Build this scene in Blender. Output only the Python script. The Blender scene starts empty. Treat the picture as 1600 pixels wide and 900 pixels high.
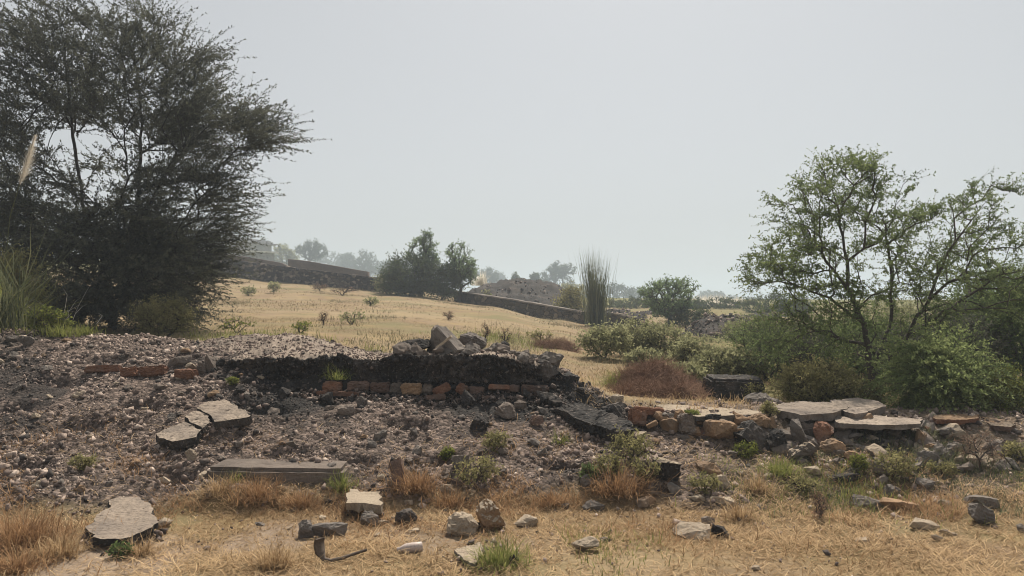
import bpy, bmesh, math, random
import numpy as np
from mathutils import Vector, Matrix, Euler

S = bpy.context.scene
COL = S.collection
K = 1186.0                      # focal length in photo pixels (photo 1600 x 900)
CAMZ = 1.6
PITCH = math.atan(20.0 / K)
SUN_EL, SUN_AZ = math.radians(54), math.radians(12)

# ------------------------------------------------------------------ camera, sky, sun, exposure
cd = bpy.data.cameras.new('camera'); cam = bpy.data.objects.new('camera', cd); COL.objects.link(cam)
cd.sensor_width = 36.0; cd.lens = 36.0 * K / 1600.0
cd.clip_start = 0.05; cd.clip_end = 6000
cam.location = (0, 0, CAMZ); cam.rotation_euler = (math.pi / 2 + PITCH, 0, 0)
S.camera = cam

W = bpy.data.worlds.new("World"); S.world = W; W.use_nodes = True
nt = W.node_tree; nt.nodes.clear()
sky = nt.nodes.new('ShaderNodeTexSky'); sky.sky_type = 'NISHITA'; sky.sun_disc = False
sky.sun_elevation = SUN_EL; sky.sun_rotation = SUN_AZ
sky.air_density = 1.0; sky.dust_density = 3.0; sky.ozone_density = 1.5; sky.altitude = 200
hs = nt.nodes.new('ShaderNodeHueSaturation'); hs.inputs['Saturation'].default_value = 0.3
bg = nt.nodes.new('ShaderNodeBackground'); bg.inputs[1].default_value = 0.040
ou = nt.nodes.new('ShaderNodeOutputWorld')
veil = nt.nodes.new('ShaderNodeBackground'); veil.inputs[0].default_value = (.965, .985, .985, 1); veil.inputs[1].default_value = 0.20   # even high haze in front of the blue
addb = nt.nodes.new('ShaderNodeAddShader')
nt.links.new(sky.outputs[0], hs.inputs['Color']); nt.links.new(hs.outputs[0], bg.inputs[0])
nt.links.new(bg.outputs[0], addb.inputs[0]); nt.links.new(veil.outputs[0], addb.inputs[1]); nt.links.new(addb.outputs[0], ou.inputs[0])

sd = Vector((math.sin(SUN_AZ) * math.cos(SUN_EL), math.cos(SUN_AZ) * math.cos(SUN_EL), math.sin(SUN_EL)))
sl = bpy.data.lights.new('sun', 'SUN'); sl.energy = 5.0; sl.angle = math.radians(0.9); sl.color = (1.0, 0.91, 0.78)
so = bpy.data.objects.new('sun', sl); COL.objects.link(so); so.rotation_euler = sd.to_track_quat('Z', 'Y').to_euler()
so.location = (0, 0, 30)

S.view_settings.view_transform = 'Standard'; S.view_settings.look = 'None'
S.view_settings.gamma = 1.0; S.view_settings.use_curve_mapping = False
S.view_settings.exposure = 0.40
S.cycles.use_denoising = True
try: S.cycles.denoiser = 'OPENIMAGEDENOISE'
except Exception: pass
S.cycles.filter_width = 1.0; S.cycles.max_bounces = 8; S.cycles.volume_bounces = 1; S.cycles.transparent_max_bounces = 8
HAZE_DENSITY = 0.0021

# ------------------------------------------------------------------ numeric helpers
def _hash(ix, iy, iz, seed):
    h = (ix * 374761393 + iy * 668265263 + iz * 2147483647 + seed * 974634777) & 0xFFFFFFFF
    h = ((h ^ (h >> 13)) * 1274126177) & 0xFFFFFFFF
    h = h ^ (h >> 16)
    return (h & 0xFFFFFF) / float(0xFFFFFF) * 2 - 1
def vnoise(p, seed=0):
    p = np.asarray(p, float); i = np.floor(p).astype(np.int64); f = p - i; f = f * f * (3 - 2 * f)
    r = 0
    for dx in (0, 1):
        wx = f[:, 0] if dx else 1 - f[:, 0]
        for dy in (0, 1):
            wy = f[:, 1] if dy else 1 - f[:, 1]
            for dz in (0, 1):
                wz = f[:, 2] if dz else 1 - f[:, 2]
                r = r + wx * wy * wz * _hash(i[:, 0] + dx, i[:, 1] + dy, i[:, 2] + dz, seed)
    return r
def fbm(p, octs=4, seed=0, gain=0.5):
    p = np.asarray(p, float); a = 1.0; r = 0; t = 0
    for o in range(octs):
        r = r + a * vnoise(p * (2.03 ** o) + 17.3 * o, seed + o); t += a; a *= gain
    return r / t
def sstep(a, b, x):
    t = np.clip((x - a) / (b - a), 0, 1); return t * t * (3 - 2 * t)

def slope_of(py):               # dz per metre of depth for a photo row
    return np.tan(np.arctan((450.0 - np.asarray(py, float)) / K) + PITCH)
def P(px, py, d):
    return np.array([(px - 800.0) / K * d, d, CAMZ + d * float(slope_of(py))])
def row_of(z, d): return 450.0 - K * np.tan(np.arctan((z - CAMZ) / d) - PITCH)

# ------------------------------------------------------------------ the lie of the land: knots (depth, photo row) per photo column
COLS = {
 -500: [(5.4,821),(6.5,705),(7.8,600),(9.0,530),(9.6,514),(11.5,520),(18,490),(28,465),(50,426),(110,395),(250,400)],
 0:    [(5.4,821),(6.5,705),(7.8,600),(9.0,532),(9.6,515),(11.5,520),(18,490),(28,465),(50,430),(110,405),(250,415)],
 200:  [(5.6,809),(6.6,700),(7.8,602),(8.9,540),(9.5,527),(11.5,528),(18,493),(28,466),(50,430),(110,405),(250,418)],
 325:  [(5.7,803),(6.6,702),(7.9,592),(8.4,562),(9.4,533),(10.8,534),(18,494),(30,465),(50,432),(110,405),(250,425)],
 450:  [(5.8,797),(6.8,690),(7.95,606),(8.25,570),(9.3,532),(10.5,536),(18,497),(30,468),(49,441),(100,415),(250,435)],
 540:  [(5.8,797),(6.8,690),(7.95,612),(8.25,572),(9.2,546),(10.5,546),(18,500),(29,474),(47,450),(100,430),(250,443)],
 600:  [(5.8,797),(6.8,690),(7.93,616),(8.25,575),(8.9,556),(10.5,554),(17,505),(28,478),(46,456),(100,440),(250,448)],
 760:  [(5.8,797),(6.8,690),(7.9,618),(8.25,575),(8.7,556),(10.5,560),(17,518),(26,490),(40,478),(90,458),(250,460)],
 870:  [(5.8,797),(6.7,705),(7.85,622),(8.1,595),(8.5,582),(10,585),(15,540),(25,510),(36,500),(90,462),(250,466)],
 920:  [(5.8,797),(6.7,705),(7.6,645),(7.8,618),(8.2,608),(9.5,608),(14,553),(24,520),(34,509),(90,465),(250,468)],
 980:  [(5.8,797),(6.7,705),(7.3,676),(7.55,646),(8.0,630),(9.3,615),(13,565),(22,527),(33,512),(90,466),(250,468)],
 1060: [(5.75,800),(6.6,720),(7.15,696),(7.5,650),(8.0,636),(9.3,617),(13,570),(22,530),(33,509),(90,467),(250,468)],
 1200: [(5.75,800),(6.5,735),(7.0,708),(7.45,654),(7.9,639),(9.3,625),(13,575),(22,532),(35,506),(90,468),(250,468)],
 1400: [(5.8,797),(6.5,738),(7.0,708),(7.45,664),(7.9,647),(9.3,632),(13,580),(22,535),(35,508),(90,469),(250,468)],
 1600: [(5.9,790),(6.6,738),(7.1,708),(7.5,668),(8.0,652),(9.3,635),(13,582),(22,536),(35,508),(90,469),(250,468)],
 2100: [(5.9,790),(6.6,738),(7.1,708),(7.5,668),(8.0,652),(9.3,635),(13,582),(22,536),(35,508),(90,469),(250,468)],
}
CU = np.array(sorted(COLS), float)
KD = np.array([[k[0] for k in COLS[int(u)]] for u in CU])
KZ = np.array([[CAMZ + k[0] * float(slope_of(k[1])) for k in COLS[int(u)]] for u in CU])
def knots(u):
    u = np.clip(u, CU[0], CU[-1]); j = np.clip(np.searchsorted(CU, u, side='right') - 1, 0, len(CU) - 2)
    t = (u - CU[j]) / (CU[j + 1] - CU[j]); t = (t * t * (3 - 2 * t))[:, None]
    return KD[j] * (1 - t) + KD[j + 1] * t, KZ[j] * (1 - t) + KZ[j + 1] * t
def ground_base(u, d):
    kd, kz = knots(u)
    kd = np.concatenate([np.full((len(u), 1), -1e4), kd, np.full((len(u), 1), 1e5)], 1)
    kz = np.concatenate([kz[:, :1] * 0, kz, kz[:, -1:]], 1)
    z = np.zeros(len(u))
    for a in range(kd.shape[1] - 1):
        m = (d >= kd[:, a]) & (d < kd[:, a + 1])
        t = (d - kd[:, a]) / (kd[:, a + 1] - kd[:, a])
        z = np.where(m, kz[:, a] * (1 - t) + kz[:, a + 1] * t, z)
    return z, kd[:, 1:-1]
def zones(u, d, x, y):
    """rubble, bitumen, green, dust masks - what the surface is made of"""
    kd, _ = knots(u)
    q = np.stack([x, y, x * 0], 1)
    n = fbm(q * 1.3, 4, 11); n2 = fbm(q * 0.8 + 40, 4, 23)
    left = 1 - sstep(900, 1040, u)
    rub = sstep(kd[:, 0] - 0.05 + .25 * fbm(q * 3 + 3, 3, 13), kd[:, 0] + 0.35, d + n * 0.45) * (1 - sstep(kd[:, 4] + 0.05, kd[:, 4] + 0.7, d + n2 * .4))
    rub = np.where(u > 980, rub * (1 - 0.25 * sstep(1000, 1300, u)), rub)
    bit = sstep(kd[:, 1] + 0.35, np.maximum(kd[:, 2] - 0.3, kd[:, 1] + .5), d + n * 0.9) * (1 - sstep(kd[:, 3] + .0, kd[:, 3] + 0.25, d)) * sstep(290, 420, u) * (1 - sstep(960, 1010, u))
    n5 = fbm(q * 2.1 + 70, 4, 29, .6)
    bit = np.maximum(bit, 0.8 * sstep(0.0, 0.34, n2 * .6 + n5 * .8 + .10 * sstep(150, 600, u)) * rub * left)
    dust = sstep(0.0, 0.3, n2 + .4 * n + 0.45 * np.exp(-((u - 560) / 190) ** 2 - ((d - 5.2) / .5) ** 2) - .12) * (1 - rub) * (1 - sstep(7, 8, d))
    gr = np.exp(-((u - 400) / 90) ** 2 - ((d - 11.6) / .8) ** 2) + .7 * np.exp(-((u - 790) / 60) ** 2 - ((d - 15) / 1.5) ** 2) + .6 * sstep(1000, 1150, u) * sstep(8, 9.5, d) * (1 - sstep(40, 70, d)) + .9 * sstep(42, 75, d)
    gr = gr + 0.5 * sstep(1000, 1250, u) * sstep(5.9, 6.4, d + n * .6) * (1 - sstep(6.9, 7.2, d)) * sstep(-.2, .3, n)
    return rub, bit, np.clip(gr, 0, 1), dust
PITS = [((px - 800) / K * dd, dd, rx, ry, h) for px, dd, rx, ry, h in [(215,7.3,.24,.14,.16),(290,8.5,.14,.12,.12),(455,6.6,.2,.12,.10),(85,7.9,.3,.15,.10),(120,6.9,.22,.14,.10),(350,7.0,.2,.12,.14),(20,7.2,.25,.15,.10),(560,6.5,.16,.1,.12),(690,6.5,.2,.14,.14),(420,7.4,.25,.12,.10),(640,7.2,.22,.12,.10),(880,6.4,.2,.12,.10),(170,8.4,.3,.12,.08),(1010,6.3,.18,.12,.12),(270,6.2,.2,.1,.10),(50,6.2,.2,.1,.08)]]
def ground(u, d, x=None, y=None):
    u = np.asarray(u, float); d = np.asarray(d, float)
    if x is None: x = (u - 800) / K * d
    if y is None: y = d
    z, kd = ground_base(u, d)
    rub, bit, _, _ = zones(u, d, x, y)
    q = np.stack([x, y, x * 0], 1)
    amp = 0.018 + 0.03 * rub
    z = z + amp * fbm(q * 2.6, 4, 3) + 0.085 * rub * fbm(q * 1.5 + 9, 4, 5) + 0.022 * rub * fbm(q * 11, 3, 7)
    for (a, c, rx, ry, h) in PITS:
        e = ((x - a) / rx) ** 2 + ((y - c) / ry) ** 2; w_ = e < 4
        if np.any(w_): z = z - np.where(w_, h * np.exp(-np.minimum(e, 4) ** 2), 0) + np.where(e < 9, .35 * h * np.exp(-(((x - a) / rx) ** 2 + ((y - c + ry * 1.3) / ry) ** 2)), 0)
    far = sstep(10, 30, d)
    z = z + far * 0.10 * fbm(q * .35, 3, 6)
    return z
def gz(x, y):
    d = max(y, 3.0); return float(ground(np.array([800 + x * K / d]), np.array([float(y)]))[0])
_DD = np.concatenate([np.arange(3.6, 12, .01), np.geomspace(12, 240, 1500)])
def hit(px, py):
    z = ground(np.full(len(_DD), float(px)), _DD); ray = CAMZ + _DD * slope_of(py)
    i = int(np.argmax(ray <= z)) if np.any(ray <= z) else len(_DD) - 1
    d = _DD[i]; return np.array([(px - 800) / K * d, d, z[i]])

# ------------------------------------------------------------------ object helpers
def make_mesh(name, V, F, tint=None, smooth=False):
    """F: list of int arrays (n,k); tint: one value per vertex"""
    me = bpy.data.meshes.new(name); V = np.asarray(V, np.float32)
    F = [np.asarray(f, np.int32) for f in F if len(f)]
    loops = np.concatenate([f.ravel() for f in F]); tot = np.concatenate([np.full(len(f), f.shape[1], np.int32) for f in F])
    st = np.concatenate([[0], np.cumsum(tot)[:-1]]).astype(np.int32)
    me.vertices.add(len(V)); me.vertices.foreach_set('co', V.ravel())
    me.loops.add(len(loops)); me.loops.foreach_set('vertex_index', loops)
    me.polygons.add(len(tot)); me.polygons.foreach_set('loop_start', st); me.polygons.foreach_set('loop_total', tot)
    me.update(calc_edges=True)
    if smooth: me.polygons.foreach_set('use_smooth', np.ones(len(tot), bool))
    if tint is not None:
        at = me.attributes.new('tint', 'FLOAT', 'POINT'); at.data.foreach_set('value', np.asarray(tint, np.float32))
    return me
def link(name, me, mat, parent=None, loc=None):
    o = bpy.data.objects.new(name, me); COL.objects.link(o)
    if mat is not None and not me.materials: me.materials.append(mat)
    if parent is not None: o.parent = parent
    if loc is not None: o.location = loc
    return o
def tag(o, label=None, cat=None, group=None, kind=None):
    if label: o['label'] = label
    if cat: o['category'] = cat
    if group: o['group'] = group
    if kind: o['kind'] = kind
    return o
def empty(name, loc, label, cat, group=None):
    o = bpy.data.objects.new(name, None); COL.objects.link(o); o.location = loc; o.empty_display_size = .1
    return tag(o, label, cat, group)

# ------------------------------------------------------------------ materials
class N:
    def __init__(s, name):
        s.m = bpy.data.materials.new(name); s.m.use_nodes = True; s.t = s.m.node_tree; s.t.nodes.clear()
        s.out = s.t.nodes.new('ShaderNodeOutputMaterial')
    def n(s, typ, ins=None, **kw):
        o = s.t.nodes.new(typ)
        for k, v in kw.items(): setattr(o, k, v)
        for k, v in (ins or {}).items():
            if hasattr(v, 'links'): s.t.links.new(v, o.inputs[k])
            elif isinstance(v, tuple) and len(v) == 3 and o.inputs[k].type == 'RGBA': o.inputs[k].default_value = (*v, 1)
            else: o.inputs[k].default_value = v
        return o
    def mix(s, f, a, b, mode='MIX'):
        o = s.t.nodes.new('ShaderNodeMix'); o.data_type = 'RGBA'; o.blend_type = mode
        for i, v in ((0, f), (6, a), (7, b)):
            if hasattr(v, 'links'): s.t.links.new(v, o.inputs[i])
            elif isinstance(v, tuple): o.inputs[i].default_value = (*v, 1)
            else: o.inputs[i].default_value = v
        return o.outputs[2]
    def ramp(s, fac, a, b):
        return s.n('ShaderNodeMapRange', {'Value': fac, 'From Min': a, 'From Max': b}).outputs[0]
    def math(s, op, a, b=0.0):
        return s.n('ShaderNodeMath', {0: a, 1: b}, operation=op).outputs[0]
    def noise(s, vec, scale, detail=4, rough=.6):
        return s.n('ShaderNodeTexNoise', {'Vector': vec, 'Scale': scale, 'Detail': detail, 'Roughness': rough}).outputs[0]

def mat_rock(name, c1, c2, c3=None, scale=6, bump=.6, rough=.92, grain=90, rnd=.35, speck=None):
    b = N(name); tc = b.n('ShaderNodeTexCoord').outputs['Object']; oi = b.n('ShaderNodeObjectInfo').outputs['Random']
    off = b.n('ShaderNodeVectorMath', {0: tc, 1: b.n('ShaderNodeCombineXYZ', {'X': b.math('MULTIPLY', oi, 37.0), 'Y': b.math('MULTIPLY', oi, 11.0)}).outputs[0]}, operation='ADD').outputs[0]
    n1 = b.noise(off, scale, 6); n2 = b.noise(off, grain, 3, .7); n3 = b.noise(off, scale * .35, 3)
    c = b.mix(b.ramp(n1, .35, .65), c1, c2)
    if c3: c = b.mix(b.ramp(n3, .5, .66), c, c3)
    c = b.mix(1.0, c, b.n('ShaderNodeCombineColor', {0: b.ramp(n2, .0, 0.9), 1: b.ramp(n2, .0, .9), 2: b.ramp(n2, .0, .9)}).outputs[0], 'OVERLAY') if False else b.mix(b.ramp(n2, .45, .75), c, b.mix(.5, c, (0.02, .018, .016)))
    if speck: c = b.mix(b.ramp(b.noise(off, grain * .6, 2), .58, .68), c, speck)
    v = b.math('MULTIPLY_ADD', oi, rnd)
    b.t.nodes[-1].inputs[2].default_value = 1 - rnd / 2
    c = b.mix(1.0, c, b.n('ShaderNodeCombineColor', {0: v, 1: v, 2: v}).outputs[0], 'MULTIPLY')
    h = b.math('ADD', b.math('MULTIPLY', n1, .6), b.math('MULTIPLY', n2, .4))
    bp = b.n('ShaderNodeBump', {'Height': h, 'Strength': bump, 'Distance': .02}).outputs[0]
    p = b.n('ShaderNodeBsdfPrincipled', {'Base Color': c, 'Roughness': rough, 'Normal': bp, 'Specular IOR Level': .2})
    b.t.links.new(p.outputs[0], b.out.inputs[0]); return b.m

def mat_tint(name, c1, c2, rough=.9, trans=0.0, spec=.15):
    """colour runs c1 -> c2 with each leaf's / pebble's / blade's own tint"""
    b = N(name); a = b.n('ShaderNodeAttribute', attribute_name='tint').outputs['Fac']
    c = b.mix(a, c1, c2)
    p = b.n('ShaderNodeBsdfPrincipled', {'Base Color': c, 'Roughness': rough, 'Specular IOR Level': spec}).outputs[0]
    if trans:
        tr = b.n('ShaderNodeBsdfTranslucent', {'Color': c}).outputs[0]
        p = b.n('ShaderNodeMixShader', {0: trans, 1: p, 2: tr}).outputs[0]
    b.t.links.new(p, b.out.inputs[0]); return b.m

def mat_pebble():
    b = N('gravel_stone'); a = b.n('ShaderNodeAttribute', attribute_name='tint').outputs['Fac']
    r = b.n('ShaderNodeValToRGB', {'Fac': a}); e = r.color_ramp.elements
    e[0].position = 0; e[0].color = (.018, .017, .017, 1); e[1].position = 1; e[1].color = (.60, .49, .41, 1)
    for pos, col in ((.25, (.06, .052, .048, 1)), (.5, (.20, .15, .128, 1)), (.75, (.36, .28, .235, 1))):
        x = e.new(pos); x.color = col
    tc = b.n('ShaderNodeTexCoord').outputs['Object']; n = b.noise(tc, 70, 3)
    c = b.mix(b.ramp(n, .35, .75), r.outputs[0], b.mix(.55, r.outputs[0], (.05, .042, .036)))
    bp = b.n('ShaderNodeBump', {'Height': n, 'Strength': .5, 'Distance': .006}).outputs[0]
    p = b.n('ShaderNodeBsdfPrincipled', {'Base Color': c, 'Roughness': .9, 'Specular IOR Level': .2, 'Normal': bp})
    b.t.links.new(p.outputs[0], b.out.inputs[0]); return b.m

def mat_ground():
    b = N('ground_surface'); tc = b.n('ShaderNodeTexCoord').outputs['Object']
    z = b.n('ShaderNodeSeparateColor', {0: b.n('ShaderNodeAttribute', attribute_name='zone').outputs['Color']})
    dust = b.n('ShaderNodeAttribute', attribute_name='dust').outputs['Fac']
    n1 = b.noise(tc, 1.1, 6); n2 = b.noise(tc, 9, 6, .7); n3 = b.noise(tc, 60, 4, .7)
    vor = b.n('ShaderNodeTexVoronoi', {'Vector': tc, 'Scale': 32.0}); vc = b.n('ShaderNodeSeparateColor', {0: vor.outputs['Color']}).outputs[0]
    dry = b.mix(b.ramp(n2, .3, .7), (.265, .188, .118), (.165, .117, .073))
    dry = b.mix(b.ramp(n1, .42, .66), dry, (.27, .20, .10))
    dry = b.mix(b.math('MULTIPLY', b.ramp(n3, .5, .72), .6), dry, (.10, .065, .035))
    n4 = b.noise(tc, .30, 5)
    dry = b.mix(b.ramp(n4, .42, .62), dry, b.mix(.5, dry, (.32, .255, .16)))
    dry = b.mix(b.ramp(b.noise(tc, .42, 6, .72), .49, .64), dry, (.175, .152, .078))
    soil = b.mix(b.ramp(n2, .35, .7), (.30, .232, .17), (.21, .16, .118))
    rub = b.mix(b.ramp(n2, .3, .7), (.115, .088, .074), (.05, .04, .034))
    rub = b.mix(b.ramp(vc, .45, .95), rub, (.24, .185, .155))
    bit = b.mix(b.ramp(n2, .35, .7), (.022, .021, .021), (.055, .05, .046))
    grn = b.mix(b.ramp(n2, .35, .65), (.11, .125, .035), (.17, .15, .06))
    c = b.mix(dust, dry, soil); c = b.mix(z.outputs[2], c, grn)
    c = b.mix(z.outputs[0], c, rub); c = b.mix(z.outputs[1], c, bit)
    h = b.math('ADD', b.math('MULTIPLY', n2, .5), b.math('MULTIPLY', n3, .35))
    h = b.math('ADD', h, b.math('MULTIPLY', b.math('MULTIPLY', vor.outputs['Distance'], z.outputs[0]), -.5))
    bp = b.n('ShaderNodeBump', {'Height': h, 'Strength': .9, 'Distance': .03}).outputs[0]
    p = b.n('ShaderNodeBsdfPrincipled', {'Base Color': c, 'Roughness': .95, 'Specular IOR Level': .1, 'Normal': bp})
    b.t.links.new(p.outputs[0], b.out.inputs[0]); return b.m

def mat_masonry(name, dark, pale, mortar, scale=3.0):
    b = N(name); tc = b.n('ShaderNodeTexCoord').outputs['Object']
    mp = b.n('ShaderNodeMapping', {'Vector': tc, 'Scale': (1, 1, 1.5)}).outputs[0]
    w = b.n('ShaderNodeVectorMath', {0: mp, 1: b.n('ShaderNodeVectorMath', {0: b.n('ShaderNodeTexNoise', {'Vector': mp, 'Scale': 3.0}).outputs['Color'], 1: (.25, .25, .25)}, operation='MULTIPLY').outputs[0]}, operation='ADD').outputs[0]
    v = b.n('ShaderNodeTexVoronoi', {'Vector': w, 'Scale': scale}); e = b.n('ShaderNodeTexVoronoi', {'Vector': w, 'Scale': scale}, feature='DISTANCE_TO_EDGE')
    f = b.n('ShaderNodeSeparateColor', {0: v.outputs['Color']}).outputs[0]
    c = b.mix(b.ramp(f, .5, .95), dark, pale)
    c = b.mix(b.ramp(e.outputs[0], .06, .02), c, mortar)
    c = b.mix(b.ramp(b.noise(tc, 1.2, 5), .5, .75), c, dark)
    bp = b.n('ShaderNodeBump', {'Height': b.ramp(e.outputs[0], 0, .12), 'Strength': .8, 'Distance': .05}).outputs[0]
    p = b.n('ShaderNodeBsdfPrincipled', {'Base Color': c, 'Roughness': .95, 'Specular IOR Level': .1, 'Normal': bp})
    b.t.links.new(p.outputs[0], b.out.inputs[0]); return b.m

M = {}
M['ground'] = mat_ground()
M['pebble'] = mat_pebble()
M['asphalt'] = mat_rock('black_asphalt', (.022, .021, .021), (.05, .046, .043), (.10, .085, .075), scale=7, bump=.9, grain=60, speck=(.15, .125, .11))
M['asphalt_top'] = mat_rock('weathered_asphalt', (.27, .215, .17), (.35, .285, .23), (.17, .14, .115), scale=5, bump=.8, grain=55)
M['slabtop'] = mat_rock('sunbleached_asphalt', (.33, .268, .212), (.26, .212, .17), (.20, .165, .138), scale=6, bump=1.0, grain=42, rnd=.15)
M['dusty'] = mat_rock('dusty_stone', (.34, .28, .225), (.25, .205, .17), (.18, .15, .13), scale=5, bump=.8, grain=55)
M['grey'] = mat_rock('grey_stone', (.20, .175, .155), (.13, .113, .10), (.26, .22, .185), scale=5)
M['pale'] = mat_rock('pale_concrete', (.42, .345, .26), (.34, .275, .205), (.27, .22, .165), scale=4, bump=.35)
M['concrete'] = mat_rock('dull_concrete', (.19, .155, .13), (.15, .122, .102), (.11, .092, .08), scale=4, bump=.35, grain=70)
M['tan'] = mat_rock('tan_sandstone', (.33, .215, .13), (.25, .165, .10), (.20, .16, .125), scale=5, bump=.5)
M['brick'] = mat_rock('orange_brick', (.24, .125, .078), (.18, .09, .06), (.17, .125, .10), scale=9, bump=.5)
M['oldbrick'] = mat_rock('dull_brick', (.18, .115, .09), (.13, .09, .072), (.10, .08, .07), scale=8, bump=.6)
M['mound'] = mat_rock('spoil_soil', (.034, .028, .025), (.018, .016, .014), (.062, .05, .042), scale=1.8, bump=1.0, grain=7)
M['wall'] = mat_masonry('dark_rubble_masonry', (.045, .04, .038), (.24, .20, .165), (.02, .018, .018), 3.8)
M['wall2'] = mat_masonry('retaining_masonry', (.085, .07, .055), (.24, .19, .135), (.03, .026, .024), 3.2)
M['mud'] = mat_rock('mud_plaster', (.13, .095, .075), (.10, .075, .06), (.16, .12, .095), scale=.8, bump=.4, grain=6)
M['plaster'] = mat_rock('pale_plaster', (.40, .40, .40), (.34, .34, .35), scale=.5, bump=.1, grain=3, rnd=.1)
M['roofslab'] = mat_rock('sunlit_white_roof', (.75, .73, .70), (.68, .66, .63), scale=.5, bump=.1, grain=3, rnd=.1)  # pale roof slab; its sunlit white is put into the colour
M['opening'] = mat_rock('dark_shutter', (.05, .05, .055), (.04, .04, .045), scale=2, rnd=.1)
M['bark'] = mat_rock('grey_bark', (.065, .055, .047), (.10, .086, .072), scale=14, bump=.7, grain=60)
M['darkbark'] = mat_rock('dark_bark', (.040, .036, .033), (.062, .056, .05), scale=14, bump=.7, grain=60)
M['leaf_dark'] = mat_tint('acacia_leaf', (.060, .064, .055), (.155, .16, .115), trans=0.4)
M['leaf_right'] = mat_tint('feathery_leaf', (.085, .115, .050), (.22, .27, .11), trans=0.55)
M['leaf_mid'] = mat_tint('bush_leaf', (.080, .115, .048), (.19, .25, .09), trans=0.55)
M['leaf_fern'] = mat_tint('fern_leaf', (.13, .175, .07), (.29, .33, .14), trans=.55)
M['leaf_tree'] = mat_tint('field_tree_leaf', (.105, .15, .075), (.24, .32, .15), trans=.55)
M['leaf_grey'] = mat_tint('grey_green_leaf', (.19, .20, .10), (.40, .39, .22), trans=0.5)
M['leaf_lime'] = mat_tint('yellow_green_leaf', (.10, .13, .03), (.26, .27, .075), trans=.5)
M['leaf_far'] = mat_tint('distant_leaf', (.05, .07, .038), (.11, .135, .065), trans=0.4)
M['leaf_olive'] = mat_tint('olive_leaf', (.17, .165, .07), (.38, .345, .165), trans=0.5)
M['straw'] = mat_tint('dry_straw', (.20, .125, .060), (.60, .44, .26), trans=.3)
M['redstraw'] = mat_tint('reddish_straw', (.17, .095, .048), (.46, .29, .155), trans=0.3)
M['fieldstraw'] = mat_tint('field_straw', (.20, .152, .095), (.40, .318, .212), trans=.3)
M['greenblade'] = mat_tint('green_blade', (.11, .14, .035), (.30, .30, .10), trans=.45)
M['olivestraw'] = mat_tint('faded_weed', (.12, .105, .06), (.27, .235, .145), trans=.3)
M['reed'] = mat_tint('grey_green_reed', (.065, .080, .045), (.17, .175, .095), trans=.35)
M['plume'] = mat_tint('silky_plume', (.55, .50, .42), (.80, .76, .68), trans=.5)
M['deadtwig'] = mat_tint('dead_twig', (.13, .078, .055), (.42, .27, .19), trans=.1)
M['teal'] = mat_rock('teal_cloth', (.03, .17, .16), (.05, .26, .24), (.12, .30, .28), scale=6, bump=.5)
M['blackplastic'] = mat_rock('black_plastic', (.016, .016, .017), (.028, .028, .03), scale=6, bump=.5, rough=.5)
M['bottle'] = mat_rock('dusty_pink_plastic', (.62, .52, .47), (.55, .45, .40), scale=12, bump=.1, rough=.45, grain=120)
M['rubber'] = mat_rock('old_rubber', (.12, .095, .08), (.16, .13, .105), scale=12, bump=.4)

# ------------------------------------------------------------------ ground sheet
def build_ground():
    us = np.concatenate([[-9000, -5000, -3000, -2000], np.arange(-1400, -120, 40), np.arange(-120, 1720, 4), np.arange(1720, 3040, 40), [3600, 4600, 6600, 10600]]).astype(float)
    ds = np.concatenate([[-60, -30, -12, -5, -2, 0], np.arange(.5, 4, .25), np.arange(4, 10.6, .022), np.geomspace(10.6, 60, 130), np.geomspace(62, 1500, 60)])
    U, D = np.meshgrid(us, ds); sh = U.shape; u = U.ravel(); d = D.ravel()
    x = (u - 800) / K * np.maximum(d, 3.0)
    y = d.copy()
    z = ground(u, d, x, y)
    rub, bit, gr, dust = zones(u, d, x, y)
    r, c = sh; idx = np.arange(r * c).reshape(r, c)
    F = np.stack([idx[:-1, :-1], idx[:-1, 1:], idx[1:, 1:], idx[1:, :-1]], -1).reshape(-1, 4)
    me = make_mesh('ground', np.stack([x, y, z], 1), [F], smooth=True)
    at = me.attributes.new('zone', 'FLOAT_COLOR', 'POINT')
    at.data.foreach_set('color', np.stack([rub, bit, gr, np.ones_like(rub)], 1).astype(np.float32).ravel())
    at = me.attributes.new('dust', 'FLOAT', 'POINT'); at.data.foreach_set('value', dust.astype(np.float32))
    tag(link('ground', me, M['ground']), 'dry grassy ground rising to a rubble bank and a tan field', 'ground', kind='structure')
build_ground()

# haze: even pale air round everything
bm = bmesh.new(); bmesh.ops.create_cube(bm, size=1.0)
for v in bm.verts: v.co = Vector((v.co.x * 26000, -80 + (v.co.y + .5) * 1700, -3 + (v.co.z + .5) * 36))
hm = bpy.data.meshes.new('haze'); bm.to_mesh(hm); bm.free()
b = N('pale_haze'); pv = b.n('ShaderNodeVolumePrincipled', {'Color': (.71, .82, .95), 'Density': HAZE_DENSITY, 'Anisotropy': .1}); b.t.links.new(pv.outputs[0], b.out.inputs['Volume'])
tag(link('haze', hm, b.m), 'pale haze hanging over the whole field', 'haze', kind='stuff')

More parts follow.
